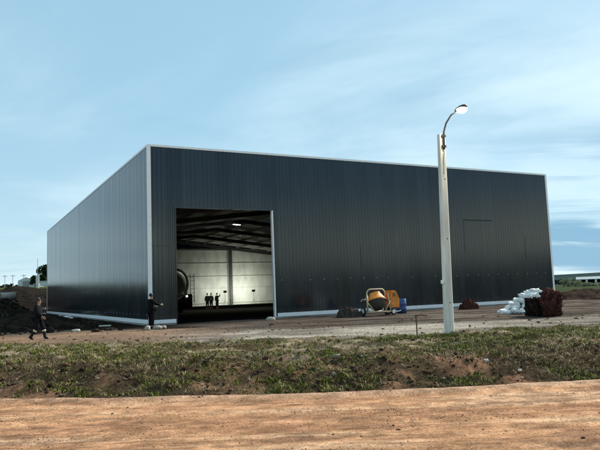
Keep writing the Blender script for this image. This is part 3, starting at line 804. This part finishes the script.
    # hair / helmet
    prof = [(.001, .135), (.05, .128), (.082, .10), (.099, .05), (.101, .0), (.094, -.03)]
    hm = MB(); c = V['skl'] + Vector((0, 0, .0)) - fwd * .012
    hm.lathe(prof, c - Vector((0, 0, .03)), (0, 0, 1), 18)
    if hair == 'helmet':
        hm.lathe([(.104, -.012), (.135, -.02), (.132, -.03), (.1, -.028)], c, (0, 0, 1), 18)
    hm.build(hair, hairm, t, True)
    return t

wx, wy, wz = gp(38, 339.5)
person('dark clothed walker in tall boots with pale cuffs at left', (wx, wy, wz - .035), math.radians(-88),
       {'knl': (-.10, .20, .50), 'anl': (-.10, .26, .10), 'tol': (-.11, .43, .05), 'knr': (.10, -.02, .50), 'anr': (.10, -.30, .13), 'tor': (.11, -.15, .035),
        'ell': (-.24, -.14, 1.15), 'wrl': (-.22, -.10, .90), 'elr': (.24, .08, 1.15), 'wrr': (.20, .26, .98), 'turn': -.35},
       hairm=M_dhair, boots='boot', pants=M_navy)
cx, cy, cz = gp(151.3, 328.5)
person('black helmeted worker at the white corner trim reaching out', (cx, cy, cz), math.radians(-40),
       {'elr': (.34, .10, 1.22), 'wrr': (.36, .34, 1.20), 'ell': (-.22, .12, 1.16), 'wrl': (-.05, .30, 1.12), 'turn': -.3}, hair='helmet', hairm=M_helm, glove=M_glove, jacket=M_blackc)
for X, Y, rz, ps, lab in ((15.25, 33.2, 2.6, {}, 'leftmost of three silhouetted people inside the warehouse'),
                          (15.78, 33.4, 3.0, {'elr': (.25, .06, 1.15), 'wrr': (.12, .22, 1.12)}, 'middle of three silhouetted people inside the warehouse'),
                          (16.42, 33.2, 3.5, {'ell': (-.32, .05, 1.36), 'wrl': (-.36, .12, 1.62)}, 'person inside the warehouse with one raised arm')):
    person(lab, bw(X, Y, 0.0), BROT + rz, ps, group='people standing inside the warehouse')

# ------------------------------------------------------------------ street lamp
M_pole = mat('pale_concrete_pole', (.68, .67, .59), .8, noise=6, var=.30, bump=(30, .35, .012), stretch=(1, 1, .12))
M_arm = mat('dark_galvanised', (.03, .033, .033), .5)
px_, py_ = 4.75, 21.05; pz_ = h1(px_, py_)
sl = thing('street_lamp', 'tall pale concrete street lamp with its lamp lit', 'street lamp', (px_, py_, pz_), .35)
sl.rotation_euler = Matrix.Rotation(.020, 3, 'Y').to_4x4().to_3x3().__matmul__(Matrix.Rotation(.35, 3, 'Z')).to_euler()
pm = MB(); b_, t_ = .135, .105; zt = 6.70 - pz_; ch = .25
def oct_(r): return [(-r, -r * (1 - ch)), (-r * (1 - ch), -r), (r * (1 - ch), -r), (r, -r * (1 - ch)), (r, r * (1 - ch)), (r * (1 - ch), r), (-r * (1 - ch), r), (-r, r * (1 - ch))]
vs = [(x, y, -.3) for x, y in oct_(b_)] + [(x, y, zt) for x, y in oct_(t_)]
pm.add(vs, [tuple(range(8))[::-1], tuple(range(8, 16))] + [(i, (i + 1) % 8, 8 + (i + 1) % 8, 8 + i) for i in range(8)]); pm.build('pole', M_pole, sl)
A = lambda x, y, z: Matrix.Rotation(-.35, 3, 'Z') @ Vector((x, y, z))
zl = 7.20 - pz_
pts = [A(.05, -.16, zt - .55), A(.06, -.17, zt + .05), A(.11, -.32, zt + .30), A(.22, -.62, zt + .50), A(.34, -.92, zl + .02)]
arm = MB().tube(pts, [.032, .032, .03, .028, .026], 8).build('arm', M_arm, sl, True)
MB().box(-.07, .07, -.19, -.105, zt - .48, zt - .40).build('bracket', M_arm, sl)
MB().box(-.07, .07, -.19, -.105, zt - .12, zt - .05).build('bracket', M_arm, sl)
d0, d1 = A(.33, -.9, zl + .02), A(.50, -1.25, zl + .10); dd = (d1 - d0).normalized()
hd_ = MB(); hd_.lathe([(.001, -.08), (.045, -.06), (.06, .0), (.115, .10), (.13, .26), (.11, .40), (.05, .47), (.001, .48)], d0, dd, 18)
hd_.v = [(x, y, zl + .06 + (z - zl - .06) * .55 + .03) for x, y, z in hd_.v]
hd_.build('lamp_head', M_arm, sl, True)
M_bulb = mat('lit_street_lens', (1, 1, 1), .4, emit=((1, .96, .84), 9))
bl = MB(); cc = d0 + dd * .27; bl.lathe([(.001, -.13), (.07, -.10), (.125, -.03), (.14, .02), (.12, .03), (.001, .03)], (cc.x, cc.y, zl + .03), (0, 0, 1), 18)
bl.v = [(cc.x + (x - cc.x) * 1.25, cc.y + (y - cc.y) * 1.25, z) for x, y, z in bl.v]
bl.build('lens', M_bulb, sl, True)
pd_ = bpy.data.lights.new('street_light', 'POINT'); pd_.energy = 60; pd_.color = (1, .9, .72); pd_.shadow_soft_size = .12
po = bpy.data.objects.new('street_light', pd_); COL.objects.link(po); po.parent = sl; po.location = (cc.x, cc.y, zl - .25)
MB().tube([A(.05, -.17, zt - .60), A(.02, -.175, zt - .9), A(.01, -.178, zt - 1.4)], .012, 5).build('cable', M_arm, sl)
for hz_ in (1.1, 3.2, 5.2): MB().lathe([(.001, -.004), (.022, -.004), (.022, .004), (.001, .004)], (.0, -(b_ + (t_ - b_) * (hz_ + .3) / (zt + .3)) - .001, hz_), (0, 1, 0), 10).build('bolt_hole', M_black, sl)
MB().box(-.21, -.13, -.06, .06, 1.72, 1.84).build('junction_box', M_trim, sl, bevel=.01)

# stake in the verge
M_rust = mat('rusty_iron', (.10, .045, .028), .85, noise=14, var=.5)
sx_, sy_, sz_ = gp(417, 337.5)
st = thing('stake', 'short rusty stake with a crosspiece left of lamp pole', 'stake', (sx_, sy_, sz_), .1)
MB().tube([(0, 0, -.1), (.01, 0, .35), (0, 0, .70)], .02, 7).build('rod', M_rust, st)
MB().tube([(-.03, 0, .66), (.16, -.02, .69), (.36, .03, .665)], .022, 7).build('crosspiece', M_rust, st)

# ------------------------------------------------------------------ concrete mixer
M_orange = mat('orange_paint', (.74, .24, .025), .55, noise=5, var=.5)
M_cream = mat('cream_frame_paint', (.56, .44, .27), .5, noise=12, var=.25)
M_bowl = mat('cement_crusted_steel', (.05, .043, .03), .7, noise=6, var=.6, bump=(14, .4, .02))
M_blue = mat('blue_drum_paint', (.018, .065, .20), .45, noise=6, var=.25)
M_white = mat('white_paint', (.8, .8, .78), .5)
mx0, my0, mz0 = 4.35, 37.9, h1(4.35, 37.9)
cm = thing('concrete_mixer', 'orange concrete mixer with cream tube frame beside the wall', 'concrete mixer', (mx0, my0, mz0), .40)
fr = MB(); R_ = .042
arc = [(-.62, 0, .30), (-.62, 0, 1.25)] + [(-.62 + .25 * (1 - math.cos(a)), 0, 1.25 + .30 * math.sin(a)) for a in np.linspace(.3, PI / 2, 5)] + \
      [(.62 - .25 * (1 - math.cos(a)), 0, 1.25 + .30 * math.sin(a)) for a in np.linspace(PI / 2, .3, 5)] + [(.62, 0, 1.25), (.62, 0, .30)]
fr.tube(arc, R_, 8)
fr.tube([(-.80, -.35, .22), (.78, -.35, .22)], R_ * 1.2, 8).tube([(-.80, .35, .22), (.78, .35, .22)], R_ * 1.2, 8)
fr.tube([(-.78, -.35, .22), (-.78, -.35, 1.18)], R_, 8).tube([(-.78, -.35, .22), (-.78, .35, .22)], R_, 8).tube([(.78, -.35, .22), (.78, .35, .22)], R_, 8)
fr.tube([(-.78, -.35, .80), (-.32, -.35, .24)], R_ * .8, 6).tube([(.76, -.35, .85), (.36, -.35, .24)], R_ * .8, 6).tube([(.76, -.35, .22), (.70, -.2, 1.30)], R_, 8)
fr.tube([(-.62, 0, .30), (-.62, .35, .22)], R_, 8).tube([(.62, 0, .30), (.62, .35, .22)], R_, 8).tube([(-.78, -.35, 1.18), (-.62, 0, 1.22)], R_, 8)
fr.build('frame', M_cream, cm, True)
ax = Vector((0, .36, .93)); o_ = Vector((0, -.05, .80))
MB().lathe([(.001, -.50), (.26, -.48), (.40, -.34), (.53, -.08), (.56, .04)], o_, ax, 28).build('drum_bowl', M_bowl, cm, True)
cone = MB().lathe([(.562, .035), (.575, .05), (.575, .10), (.55, .12), (.33, .50), (.345, .53), (.32, .53), (.30, .48), (.52, .08)], o_, ax, 28).build('drum_cone', M_orange, cm, True)
MB().lathe([(.575, -.02), (.61, -.02), (.61, .03), (.575, .03)], o_, ax, 36).build('ring_gear', M_rust, cm)
bl = MB()
for a in (.3, 2.4, 4.5):
    q = Vector((math.cos(a), 0, 0)); bl.bar(o_ + ax * .40 + Vector((.24 * math.cos(a), .2 * math.sin(a), 0)), o_ - ax * .2 + Vector((.3 * math.cos(a), .3 * math.sin(a), 0)), .05, .02)
bl.build('mixing_blade', M_bowl, cone)
hz = MB()   # motor housing: chamfered at its upper right
poly = [(.80, .42), (1.42, .42), (1.44, .95), (1.22, 1.43), (.80, 1.45)]
hz.add([(x, -.28, z) for x, z in poly] + [(x, .28, z) for x, z in poly], [(0, 1, 2, 3, 4), (9, 8, 7, 6, 5)] + [(i, 5 + i, 5 + (i + 1) % 5, (i + 1) % 5) for i in range(5)])
ho = hz.build('motor_housing', M_orange, cm, bevel=.03)
lv = MB()
for k in range(5): lv.box(.95, 1.18, -.292, -.284, 1.08 + k * .045, 1.10 + k * .045)
lv.build('vent', M_black, ho)
MB().box(.85, 1.30, -.2, .2, .26, .415).build('engine_base', M_black, cm)
for x, y, r in ((.95, -.34, .20), (-.86, .05, .27), (.95, .36, .27)):
    w_ = MB().lathe([(r * .6, -.05), (r * .93, -.05), (r, -.03), (r, .03), (r * .93, .05), (r * .6, .05)], (x, y, r), (0, 1, 0) if x > 0 else (1, 0, 0), 24).build('wheel', M_tyre, cm, True)
    MB().lathe([(.001, -.052), (r * .25, -.06), (r * .62, -.045), (r * .62, .045), (.001, .05)], (x, y, r), (0, 1, 0) if x > 0 else (1, 0, 0), 16).build('rim', M_white, w_)
MB().tube([(-.78, -.2, .95), (-1.05, -.25, .98), (-1.18, -.28, .86)], .025, 6).tube([(-.80, -.36, 1.15), (-1.02, -.40, .92)], .02, 6).build('tilt_lever', M_cream, cm)
MB().tube([(1.0, -.36, .22), (1.18, -.50, .20), (1.30, -.6, .26)], .03, 6).build('tow_hitch', M_white, cm)

bd = thing('steel_drum', 'blue steel drum behind the orange concrete mixer', 'drum', (6.1, 39.6, h1(6.1, 39.6)), 0)
MB().lathe([(.001, .02), (.27, .02), (.29, 0), (.29, .28), (.30, .30), (.29, .32), (.29, .58), (.30, .60), (.29, .62), (.29, .90), (.28, .91), (.27, .885), (.001, .885)], (0, 0, .0), (0, 0, 1), 28).build('barrel', M_blue, bd, True)
MB().lathe([(.001, .895), (.035, .895), (.035, .886)], (.15, -.08, 0), (0, 0, 1), 10).build('bung', M_steel, bd)

# ------------------------------------------------------------------ heaps, sacks, bales
M_sack = mat('white_woven_sack', (.80, .80, .75), .75, noise=9, var=.16, bump=(14, .5, .04))
M_brown = mat('rust_brown_scrap', (.075, .034, .026), .95, 0, noise=9, var=.7, bump=(16, .8, .05))
M_dkbrown = mat('dark_brown_scrap', (.030, .019, .016), .95, 0, noise=9, var=.6, bump=(16, .8, .05))
M_rubble = mat('dark_rubble', (.055, .045, .038), .95, 0, noise=9, var=.6, bump=(12, .8, .06))
M_spoil = mat('brown_spoil', (.050, .034, .026), .97, 0, noise=2.4, var=.6, bump=(5, .9, .15))
M_dspoil = mat('dark_spoil', (.024, .020, .016), .97, 0, noise=2.4, var=.6, bump=(5, .9, .15))
M_clay = mat('reddish_clay', (.058, .026, .020), .95, 0, noise=8, var=.6, bump=(14, .8, .05))

sack_meshes = []
for k in range(5):
    o = lump('sack', M_sack, (.40, .27, .17), 3, .42, 3.0, 100 + k, 0, power=.72)
    for v in o.data.vertices:
        x, y, z = v.co
        if abs(x) > .30: v.co.y *= 1 - (abs(x) - .30) * 2.2; v.co.z *= 1 - (abs(x) - .30) * 3
    sack_meshes.append(o.data); bpy.data.objects.remove(o)
pcx, pcy = 11.95, 34.3
spots = []
rows = [(0, .11, 14, 1.30), (1, .28, 12, 1.08), (2, .46, 10, .88), (3, .64, 8, .68), (4, .82, 6, .48), (5, .98, 4, .28)]
for lv_, z, cnt, rad in rows:
    for q in range(cnt):
        a = 2 * PI * q / cnt + lv_ * .5 + random.uniform(-.2, .2)
        spots.append((math.cos(a) * rad * .95 + .11 * lv_, math.sin(a) * rad * .72, z + random.uniform(-.05, .05), a + random.uniform(-.7, .7)))
spots += [(.1, 0, .18, .2), (-.2, .1, .45, 1.1), (.25, -.05, .72, 2.0), (.5, .1, 1.12, .4)]
gz0 = h1(pcx, pcy)
for x, y, z, a in spots:
    o = bpy.data.objects.new('sack', random.choice(sack_meshes)); COL.objects.link(o)
    o.location = (pcx + x, pcy + y, gz0 + z); o.rotation_euler = (random.uniform(-.35, .35), random.uniform(-.45, .45), a)
    s_ = random.uniform(.66, .9); o.scale = (s_, s_, s_)
    tag(o, 'one of the crumpled white sacks heaped before the right end of the wall', 'sack', 'white sacks in a heap')

M_strip = mat('rusty_strips', (.066, .029, .024), .95, 0, noise=5, var=.8)
def bale(label, x, y, sx, sy, h, m, seed):
    t = thing('scrap_bale', label, 'bale', (x, y, h1(x, y) - .02), .1)
    b_ = lump('bale_body', m, (sx, sy, h * .54), 4, .42, 2.4, seed, 0, t, True, .75)
    b_.location = (0, 0, h * .5)
    rnd = random.Random(seed); sb_ = MB()
    for k in range(460):
        a = rnd.uniform(0, 2 * PI); z = rnd.uniform(.05, h * .98); rr = rnd.uniform(.80, 1.08)
        ca, sa = math.cos(a), math.sin(a); q = max(abs(ca), abs(sa)); kx = .5 * (1 + 1 / q) if q else 1
        p = Vector((ca * sx * rr * kx * .92, sa * sy * rr * kx * .92, z)); dv = Vector((rnd.uniform(-1, 1) + ca * .4, rnd.uniform(-1, 1) + sa * .4, rnd.uniform(-.5, .7))).normalized()
        sb_.bar(p - dv * .07, p + dv * rnd.uniform(.05, .17), rnd.uniform(.02, .07), rnd.uniform(.01, .03))
    sb_.build('loose_strips', M_strip if m is M_brown else m, t)
bale('darker brown scrap bale right against the white sacks', 11.16, 30.85, .40, .42, .86, M_dkbrown, 3)
bale('rust red scrap bale at the right end of the heaps', 11.72, 30.25, .40, .42, 1.20, M_brown, 8)

def heap(name, label, cat, x, y, size, m, seed, rz=0, rough=.25, freq=1.6, n=46, power=1.0):
    """a dumped heap: a height field over an uneven footprint, tallest near its middle"""
    u = np.linspace(-1.15, 1.15, n * 2); U, V = np.meshgrid(u, u); uf, vf = U.ravel(), V.ravel()
    rad = np.hypot(uf, vf) * (1 + .35 * (fbm(uf * 1.3 + seed * 7, vf * 1.3, seed, 3) - .5) * 2)
    prof = np.clip(1 - rad, -.25, 1) ** 1 * 1.15
    prof = np.sign(prof) * np.abs(prof) ** power
    pk = prof * (1 + .5 * (fbm(uf * 2.2, vf * 2.2 + seed * 3, seed + 1, 3) - .5) * 2)
    z = size[2] * (pk + rough * sst(-.05, .25, prof) * (fbm(uf * freq * 3, vf * freq * 3, seed + 2, 5) - .5) * 2)
    ca, sa = math.cos(rz), math.sin(rz)
    wx_ = uf * size[0] * ca - vf * size[1] * sa; wy_ = uf * size[0] * sa + vf * size[1] * ca
    zg = H(x + wx_, y + wy_) - h1(x, y)
    k = len(u); idx = np.arange(k * k).reshape(k, k)
    f = np.stack([idx[:-1, :-1], idx[:-1, 1:], idx[1:, 1:], idx[1:, :-1]], -1).reshape(-1, 4)
    keep = (prof[f] > -.2).any(1); f = f[keep]
    used = np.unique(f); remap = -np.ones(k * k, int); remap[used] = np.arange(len(used))
    o = fast_mesh(name, np.stack([wx_, wy_, z + zg], 1)[used], remap[f], m, smooth=True)
    o.location = (x, y, h1(x, y)); return tag(o, label, cat)
heap('rubble_heap', 'low dark rubble heap left of the concrete mixer', 'rubble heap', 2.75, 37.7, (.75, .6, .50), M_rubble, 2, rough=.5, power=.55)
heap('clay_heap', 'small reddish clay heap right of the lamp pole', 'clay heap', 11.15, 43.0, (.62, .55, .66), M_clay, 4, rough=.35, power=.5)
heap('spoil_heap', 'large brown spoil heap beyond the right warehouse corner', 'spoil heap', 24.6, 56, (4.2, 3.4, 1.0), M_spoil, 5, .2)
heap('spoil_heap', 'low brown spoil ridge at the right picture edge', 'spoil heap', 29.0, 54, (5.2, 2.6, .58), M_spoil, 6, -.15)
heap('spoil_heap', 'dark pointed spoil heap near the left horizon', 'spoil heap', -40.2, 90, (6.5, 5.0, .75), M_dspoil, 7, .3)
heap('spoil_heap', 'low dark spoil heap on the slope behind the walker', 'spoil heap', -18.2, 43.0, (3.6, 2.6, .8), M_dspoil, 9, .1)

# concrete pipe on the embankment
x, y, z = gp(8, 299.3)
cp = thing('concrete_pipe', 'short grey concrete pipe lying on the dark embankment', 'pipe', (x, y, z + .36), .35)
k_ = y / 70.0
MB().lathe([(.30 * k_, -.75 * k_), (.42 * k_, -.75 * k_), (.42 * k_, .75 * k_), (.30 * k_, .75 * k_), (.30 * k_, -.75 * k_)], (0, 0, 0), (1, .30, 0), 28).build('pipe_shell', M_conc, cp, True)

# loose planks, blocks and stones
M_plank = mat('weathered_plank', (.40, .35, .25), .8, noise=8, var=.3, stretch=(.4, 4, 4))
def plank(label, a, b, w_=.16, th=.05):
    A0 = Vector(gp(*a)); B1 = Vector(gp(*b)); c = (A0 + B1) / 2
    o = thing('plank', label, 'plank', c + Vector((0, 0, .06)))
    MB().bar(A0 - c, B1 - c, w_, th).build('board', M_plank, o)
    nl = MB(); dv = (B1 - A0).normalized()
    for s in (-1, 1): q = (B1 - A0) * .45 * s; nl.lathe([(.012, .0), (.012, th / 2 + .012), (.001, th / 2 + .014)], q, (0, 0, 1), 6)
    nl.build('nail', M_steel, o)
def pl_flat(label, px, py, L, rz, w_=.25, th=.12, m=M_plank):
    x, y, z = gp(px, py); o = MB().box(-L / 2, L / 2, -w_ / 2, w_ / 2, 0, th).build('plank', m, None, bevel=.01)
    o.location = (x, y, z + .05); o.rotation_euler = (0, 0, rz); return tag(o, label, 'plank')
pl_flat('long pale plank left of the walker on dark soil', 23, 317.0, 1.25, .05, .3, .24)
pl_flat('short pale plank right of the walker on dark soil', 41.5, 310.2, 1.0, .2, .3, .26)
def stone(name, label, px, py, size, m, seed, cat='stone', group=None, power=.8):
    x, y, z = gp(px, py); o = lump(name, m, size, 2, .22, 2, seed, .6, power=power); o.location = (x, y, z + size[2] * .45); o.rotation_euler = (0, 0, seed)
    return tag(o, label, cat, group)
M_pale = mat('pale_stone', (.58, .56, .50), .85, noise=8, var=.2, bump=(20, .4, .02))
M_dusty = mat('dusty_stone', (.36, .33, .26), .9, noise=8, var=.3, bump=(20, .4, .02))
stone('concrete_block', 'white block at the far left warehouse corner', 44.0, 317.0, (.46, .3, .26), M_pale, 1, 'block', None, .5)
stone('concrete_block', 'white block lying on the track right of the walker', 76, 331.5, (.20, .12, .085), M_pale, 0, 'block', None, .5)
pl_flat('pale board lying in front of the left wall', 105, 327.3, .65, .2, .16, .07, M_pale)
for i, (a, b, s) in enumerate(((60, 316.5, .20), (64, 317.8, .22), (68, 317.8, .26), (72, 318.5, .16))):
    stone('plastic_scrap', 'one of the white plastic scraps under the left base rail', a, b, (s * 1.4, s * .8, s * .5), M_sack, 20 + i, 'scrap', 'white scraps under the left base rail', .9)
stone('stone', 'largest dusty stone under the near warehouse corner', 157.5, 329.0, (.24, .16, .13), M_dusty, 31)
stone('stone', 'dusty stone right of the largest one under the corner', 163.5, 328.5, (.15, .12, .11), M_dusty, 32)
stone('stone', 'rounded stone left of the worker at the corner', 147.5, 330.0, (.17, .14, .15), M_dusty, 33)
stone('stone', 'flat grey stone at the foot of the right door jamb', 270.5, 320.5, (.30, .2, .14), M_dusty, 34)
stone('stone', 'pale stone on the verge right of the lamp pole', 486.5, 362.5, (.07, .05, .045), M_pale, 35)
stone('stone', 'pale stone low on the bank near the road right', 520, 372, (.055, .04, .035), M_pale, 36)
stone('rag', 'white rag on the dark rubble heap', 358.0, 313.8, (.13, .08, .09), M_sack, 40, 'rag')

# ------------------------------------------------------------------ far background
M_leaf = attr_mat('leaves', rough=.7, nscale=1.5, nvar=(.75, 1.25), bump=((20, .1, .01),), spec=.05)
def leaf_cloud(name, centers, radii, n, size, base, parent=None, seed=0):
    rg = np.random.default_rng(seed); centers = np.array(centers, float); radii = np.array(radii, float)
    if radii.ndim == 1: radii = np.stack([radii] * 3, 1)
    k = rg.integers(0, len(centers), n)
    d = rg.normal(size=(n, 3)); d /= np.linalg.norm(d, axis=1)[:, None]
    p = centers[k] + d * radii[k] * (rg.uniform(.35, 1, n) ** .6)[:, None]
    a = rg.normal(size=(n, 3)); a /= np.linalg.norm(a, axis=1)[:, None]
    b = np.cross(a, rg.normal(size=(n, 3))); b /= np.linalg.norm(b, axis=1)[:, None]
    s = (size * rg.uniform(.5, 1.3, n))[:, None]
    v = np.stack([p - a * s - b * s * .5, p + a * s - b * s * .4, p + a * s * .8 + b * s * .5, p - a * s * .7 + b * s * .6], 1)
    cs = np.array(base)[None] * (rg.uniform(.6, 1.5, len(centers))[k] * rg.uniform(.7, 1.3, n))[:, None]
    o = fast_mesh(name, v.reshape(-1, 3), np.arange(n * 4).reshape(-1, 4), M_leaf, np.repeat(cs, 4, 0))
    if parent: o.parent = parent
    return o
M_bark = mat('bark', (.06, .045, .035), .9, noise=10, var=.4)
def tree(label, x, y, h, r, base, seed, nl=2500, leaf=.22, name='tree', group=None):
    z = h1(x, y); t = thing(name, label, 'tree', (x, y, z), 0, group)
    rnd = random.Random(seed); tr = MB()
    tr.tube([(0, 0, -.2), (.1, 0, h * .3), (.05, .1, h * .75)], [h * .035, h * .028, h * .01], 8)
    cs, rs_ = [], []
    for k in range(14):
        a = rnd.uniform(0, 2 * PI); zz_ = rnd.uniform(.35, .92) * h; rr = r * rnd.uniform(.2, .75) * (1.15 - zz_ / h * .5)
        c = (math.cos(a) * rr, math.sin(a) * rr, zz_); cs.append(c); rs_.append(r * rnd.uniform(.28, .5))
        tr.tube([(.05, 0, zz_ * .55), (c[0] * .6, c[1] * .6, zz_ * .85), c], [h * .012, h * .008, h * .003], 5)
    tr.build('trunk', M_bark, t)
    leaf_cloud('crown', cs, rs_, nl, leaf, base, t, seed)
tree('dark green tree behind the left end of the warehouse', -55.2, 137, 4.4, 2.1, (.022, .045, .018), 5)
tree('small dark tree beside the white mast', -56.2, 134, 2.2, 1.2, (.03, .05, .02), 6, 900)
# hedgerow on the left skyline (reads as one mass)
cs, rs_ = [], []
for k in range(240):
    x = -230 + k * .75; y = 292 + random.uniform(-5, 5); hgt = random.uniform(1.2, 2.6)
    cs.append((x, y, h1(x, y) + hgt * .55)); rs_.append((1.6, 1.6, hgt * .75))
hd2 = leaf_cloud('hedgerow', cs, rs_, 14000, .5, (.022, .034, .018), None, 4); tag(hd2, kind='stuff')
# utility poles
for i, (px, lab) in enumerate(((3.5, 'leftmost thin utility pole on the left skyline'), (11.5, 'middle thin utility pole on the left skyline'), (22.5, 'thin utility pole nearest the dark spoil heap'))):
    y = 215.0; x = (px - 300) / FPX * y * 1.0 + 0.0
    up_ = thing('utility_pole', lab, 'utility pole', (x * .995 - .5, y, h1(x, y)), .5, 'utility poles on the left')
    MB().tube([(0, 0, -.3), (0, 0, 4.9)], .09, 6).build('pole', M_conc, up_); MB().box(-.8, .8, -.05, .05, 4.4, 4.52).build('crossarm', M_steel, up_)
# white sheds and mast
shx, shy = -58.9, 139.0
sh = thing('shed', 'low long white shed below the mast on the left', 'shed', (shx, shy, h1(shx, shy) - .2), -.05)
M_shed = mat('white_sheet', (.62, .64, .60), .6, noise=2, var=.15)
poly = [(-4, 0), (-4, 1.6), (0, 2.3), (4, 1.6), (4, 0)]
s_ = MB(); yy = (-3, 14); s_.add([(x * .45, yy[0], z) for x, z in poly] + [(x * .45, yy[1], z) for x, z in poly], [(0, 1, 2, 3, 4), (9, 8, 7, 6, 5)] + [(i, 5 + i, 5 + (i + 1) % 5, (i + 1) % 5) for i in range(5)])
s_.build('wall', M_shed, sh)
MB().box(-.7, .7, -3.06, -3.01, 0, 1.5).build('door', M_conc, sh)
rb_ = MB()
for k in range(8): rb_.box(1.81, 1.86, -2.8 + k * 2.2, -2.6 + k * 2.2, 0, 1.6)
rb_.build('ribs', M_conc, sh)
mx_, my_ = -46.2, 111.0; mz_ = h1(mx_, my_)
ms = thing('mast', 'thin mast on a thick white post on the left', 'mast', (mx_, my_, mz_ - .2), .3)
MB().box(-.26, .26, -.26, .26, 0, 2.4).build('post', M_shed, ms, bevel=.03)
MB().tube([(0, 0, 2.35), (0, 0, 5.4)], [.06, .035], 6).build('rod', M_conc, ms); MB().bar((0, 0, 2.3), (.75, 0, 2.75), .12, .16).build('strut', M_shed, ms)
sh2x, sh2y = -48.5, 124
MB_ = MB().box(-2.2, 2.2, -1, 1, 0, .9).box(-2.3, 2.3, -1.1, 1.1, .903, 1.0)
o = MB_.build('water_trough', M_shed, None, bevel=.02); o.location = (sh2x, sh2y, h1(sh2x, sh2y) + .2); tag(o, 'low white trough behind the mast and tree', 'trough')

# right background: long shed, pale scrub, dark wood line
lsx, lsy = 148.5, 300; lz = h1(lsx, lsy)
ls = thing('farm_shed', 'long pale roofed farm shed with dark open bays far right', 'shed', (lsx, lsy, lz), -.42)
poly = [(-4.5, 2.1), (-4.5, 2.35), (0, 3.5), (4.5, 2.35), (4.5, 2.1), (0, 3.25)]
s_ = MB(); s_.add([(-18, x, z) for x, z in poly] + [(26, x, z) for x, z in poly], [(0, 1, 2, 5), (2, 3, 4, 5), (6, 11, 8, 7), (8, 11, 10, 9)] + [(i, 6 + i, 6 + (i + 1) % 6, (i + 1) % 6) for i in range(6)])
s_.build('roof', mat('pale_roof_sheet', (.23, .28, .28), .6, noise=.6, var=.15), ls)
MB().box(-18, 26, 3.6, 4.2, 0, 2.3).build('back_wall', M_dspoil, ls)
for k in range(12): MB().box(-17.8 + k * 3.95, -16.9 + k * 3.95, -4.4, -3.9, 0, 2.2).build('pillar', M_shed, ls)
bushes = [(557.5, 286), (561.5, 286), (565.5, 286.5), (569.5, 286), (573, 285.5), (577, 285), (581.5, 284.5), (587, 284), (592.5, 284)]
where = ['leftmost', 'second', 'third', 'fourth', 'fifth', 'sixth', 'seventh', 'eighth', 'rightmost']
for i, (px, py) in enumerate(bushes):
    y = 180 + (i * 37 % 15); x = (px - 300) / FPX * y * 1.008; z = h1(x, y); rnd = random.Random(i); hgt = rnd.uniform(1.5, 2.7) * (1 if i < 5 else .42)
    t = thing('scrub_bush', f'{where[i]} pale dry bush in the row beyond the right corner', 'bush', (x, y, z), 0, 'pale scrub on the right field')
    cs = [(rnd.uniform(-.9, .9), rnd.uniform(-.7, .7), hgt * rnd.uniform(.2, .85)) for _ in range(9)]
    leaf_cloud('foliage', cs, [.5] * 9, 700, .15, (.27, .28, .17), t, i)
    tw = MB()
    for c in cs: tw.tube([(0, 0, -.05), c], [.03, .01], 4)
    tw.build('stem', M_bark, t)
cs, rs_ = [], []
for k in range(460):
    x = 108 + k * .9; y = 330 + random.uniform(-8, 8); cs.append((x, y, h1(x, y) + 1.1)); rs_.append((2.2, 2, 1.3))
w2 = leaf_cloud('far_thicket', cs, rs_, 9000, .55, (.016, .026, .018), None, 9); tag(w2, kind='stuff')

cs, rs_ = [], []
for k in range(150):
    a = math.radians(75 + k * .9); r_ = 130 + random.uniform(-8, 8); x, y = math.sin(a) * r_, math.cos(a) * r_
    hgt = random.uniform(6, 10.5); cs.append((x, y, h1(x, y) + hgt * .5)); rs_.append((3, 3, hgt * .55))
w3 = leaf_cloud('far_thicket', cs, rs_, 9000, .8, (.02, .032, .02), None, 12); tag(w3, kind='stuff')
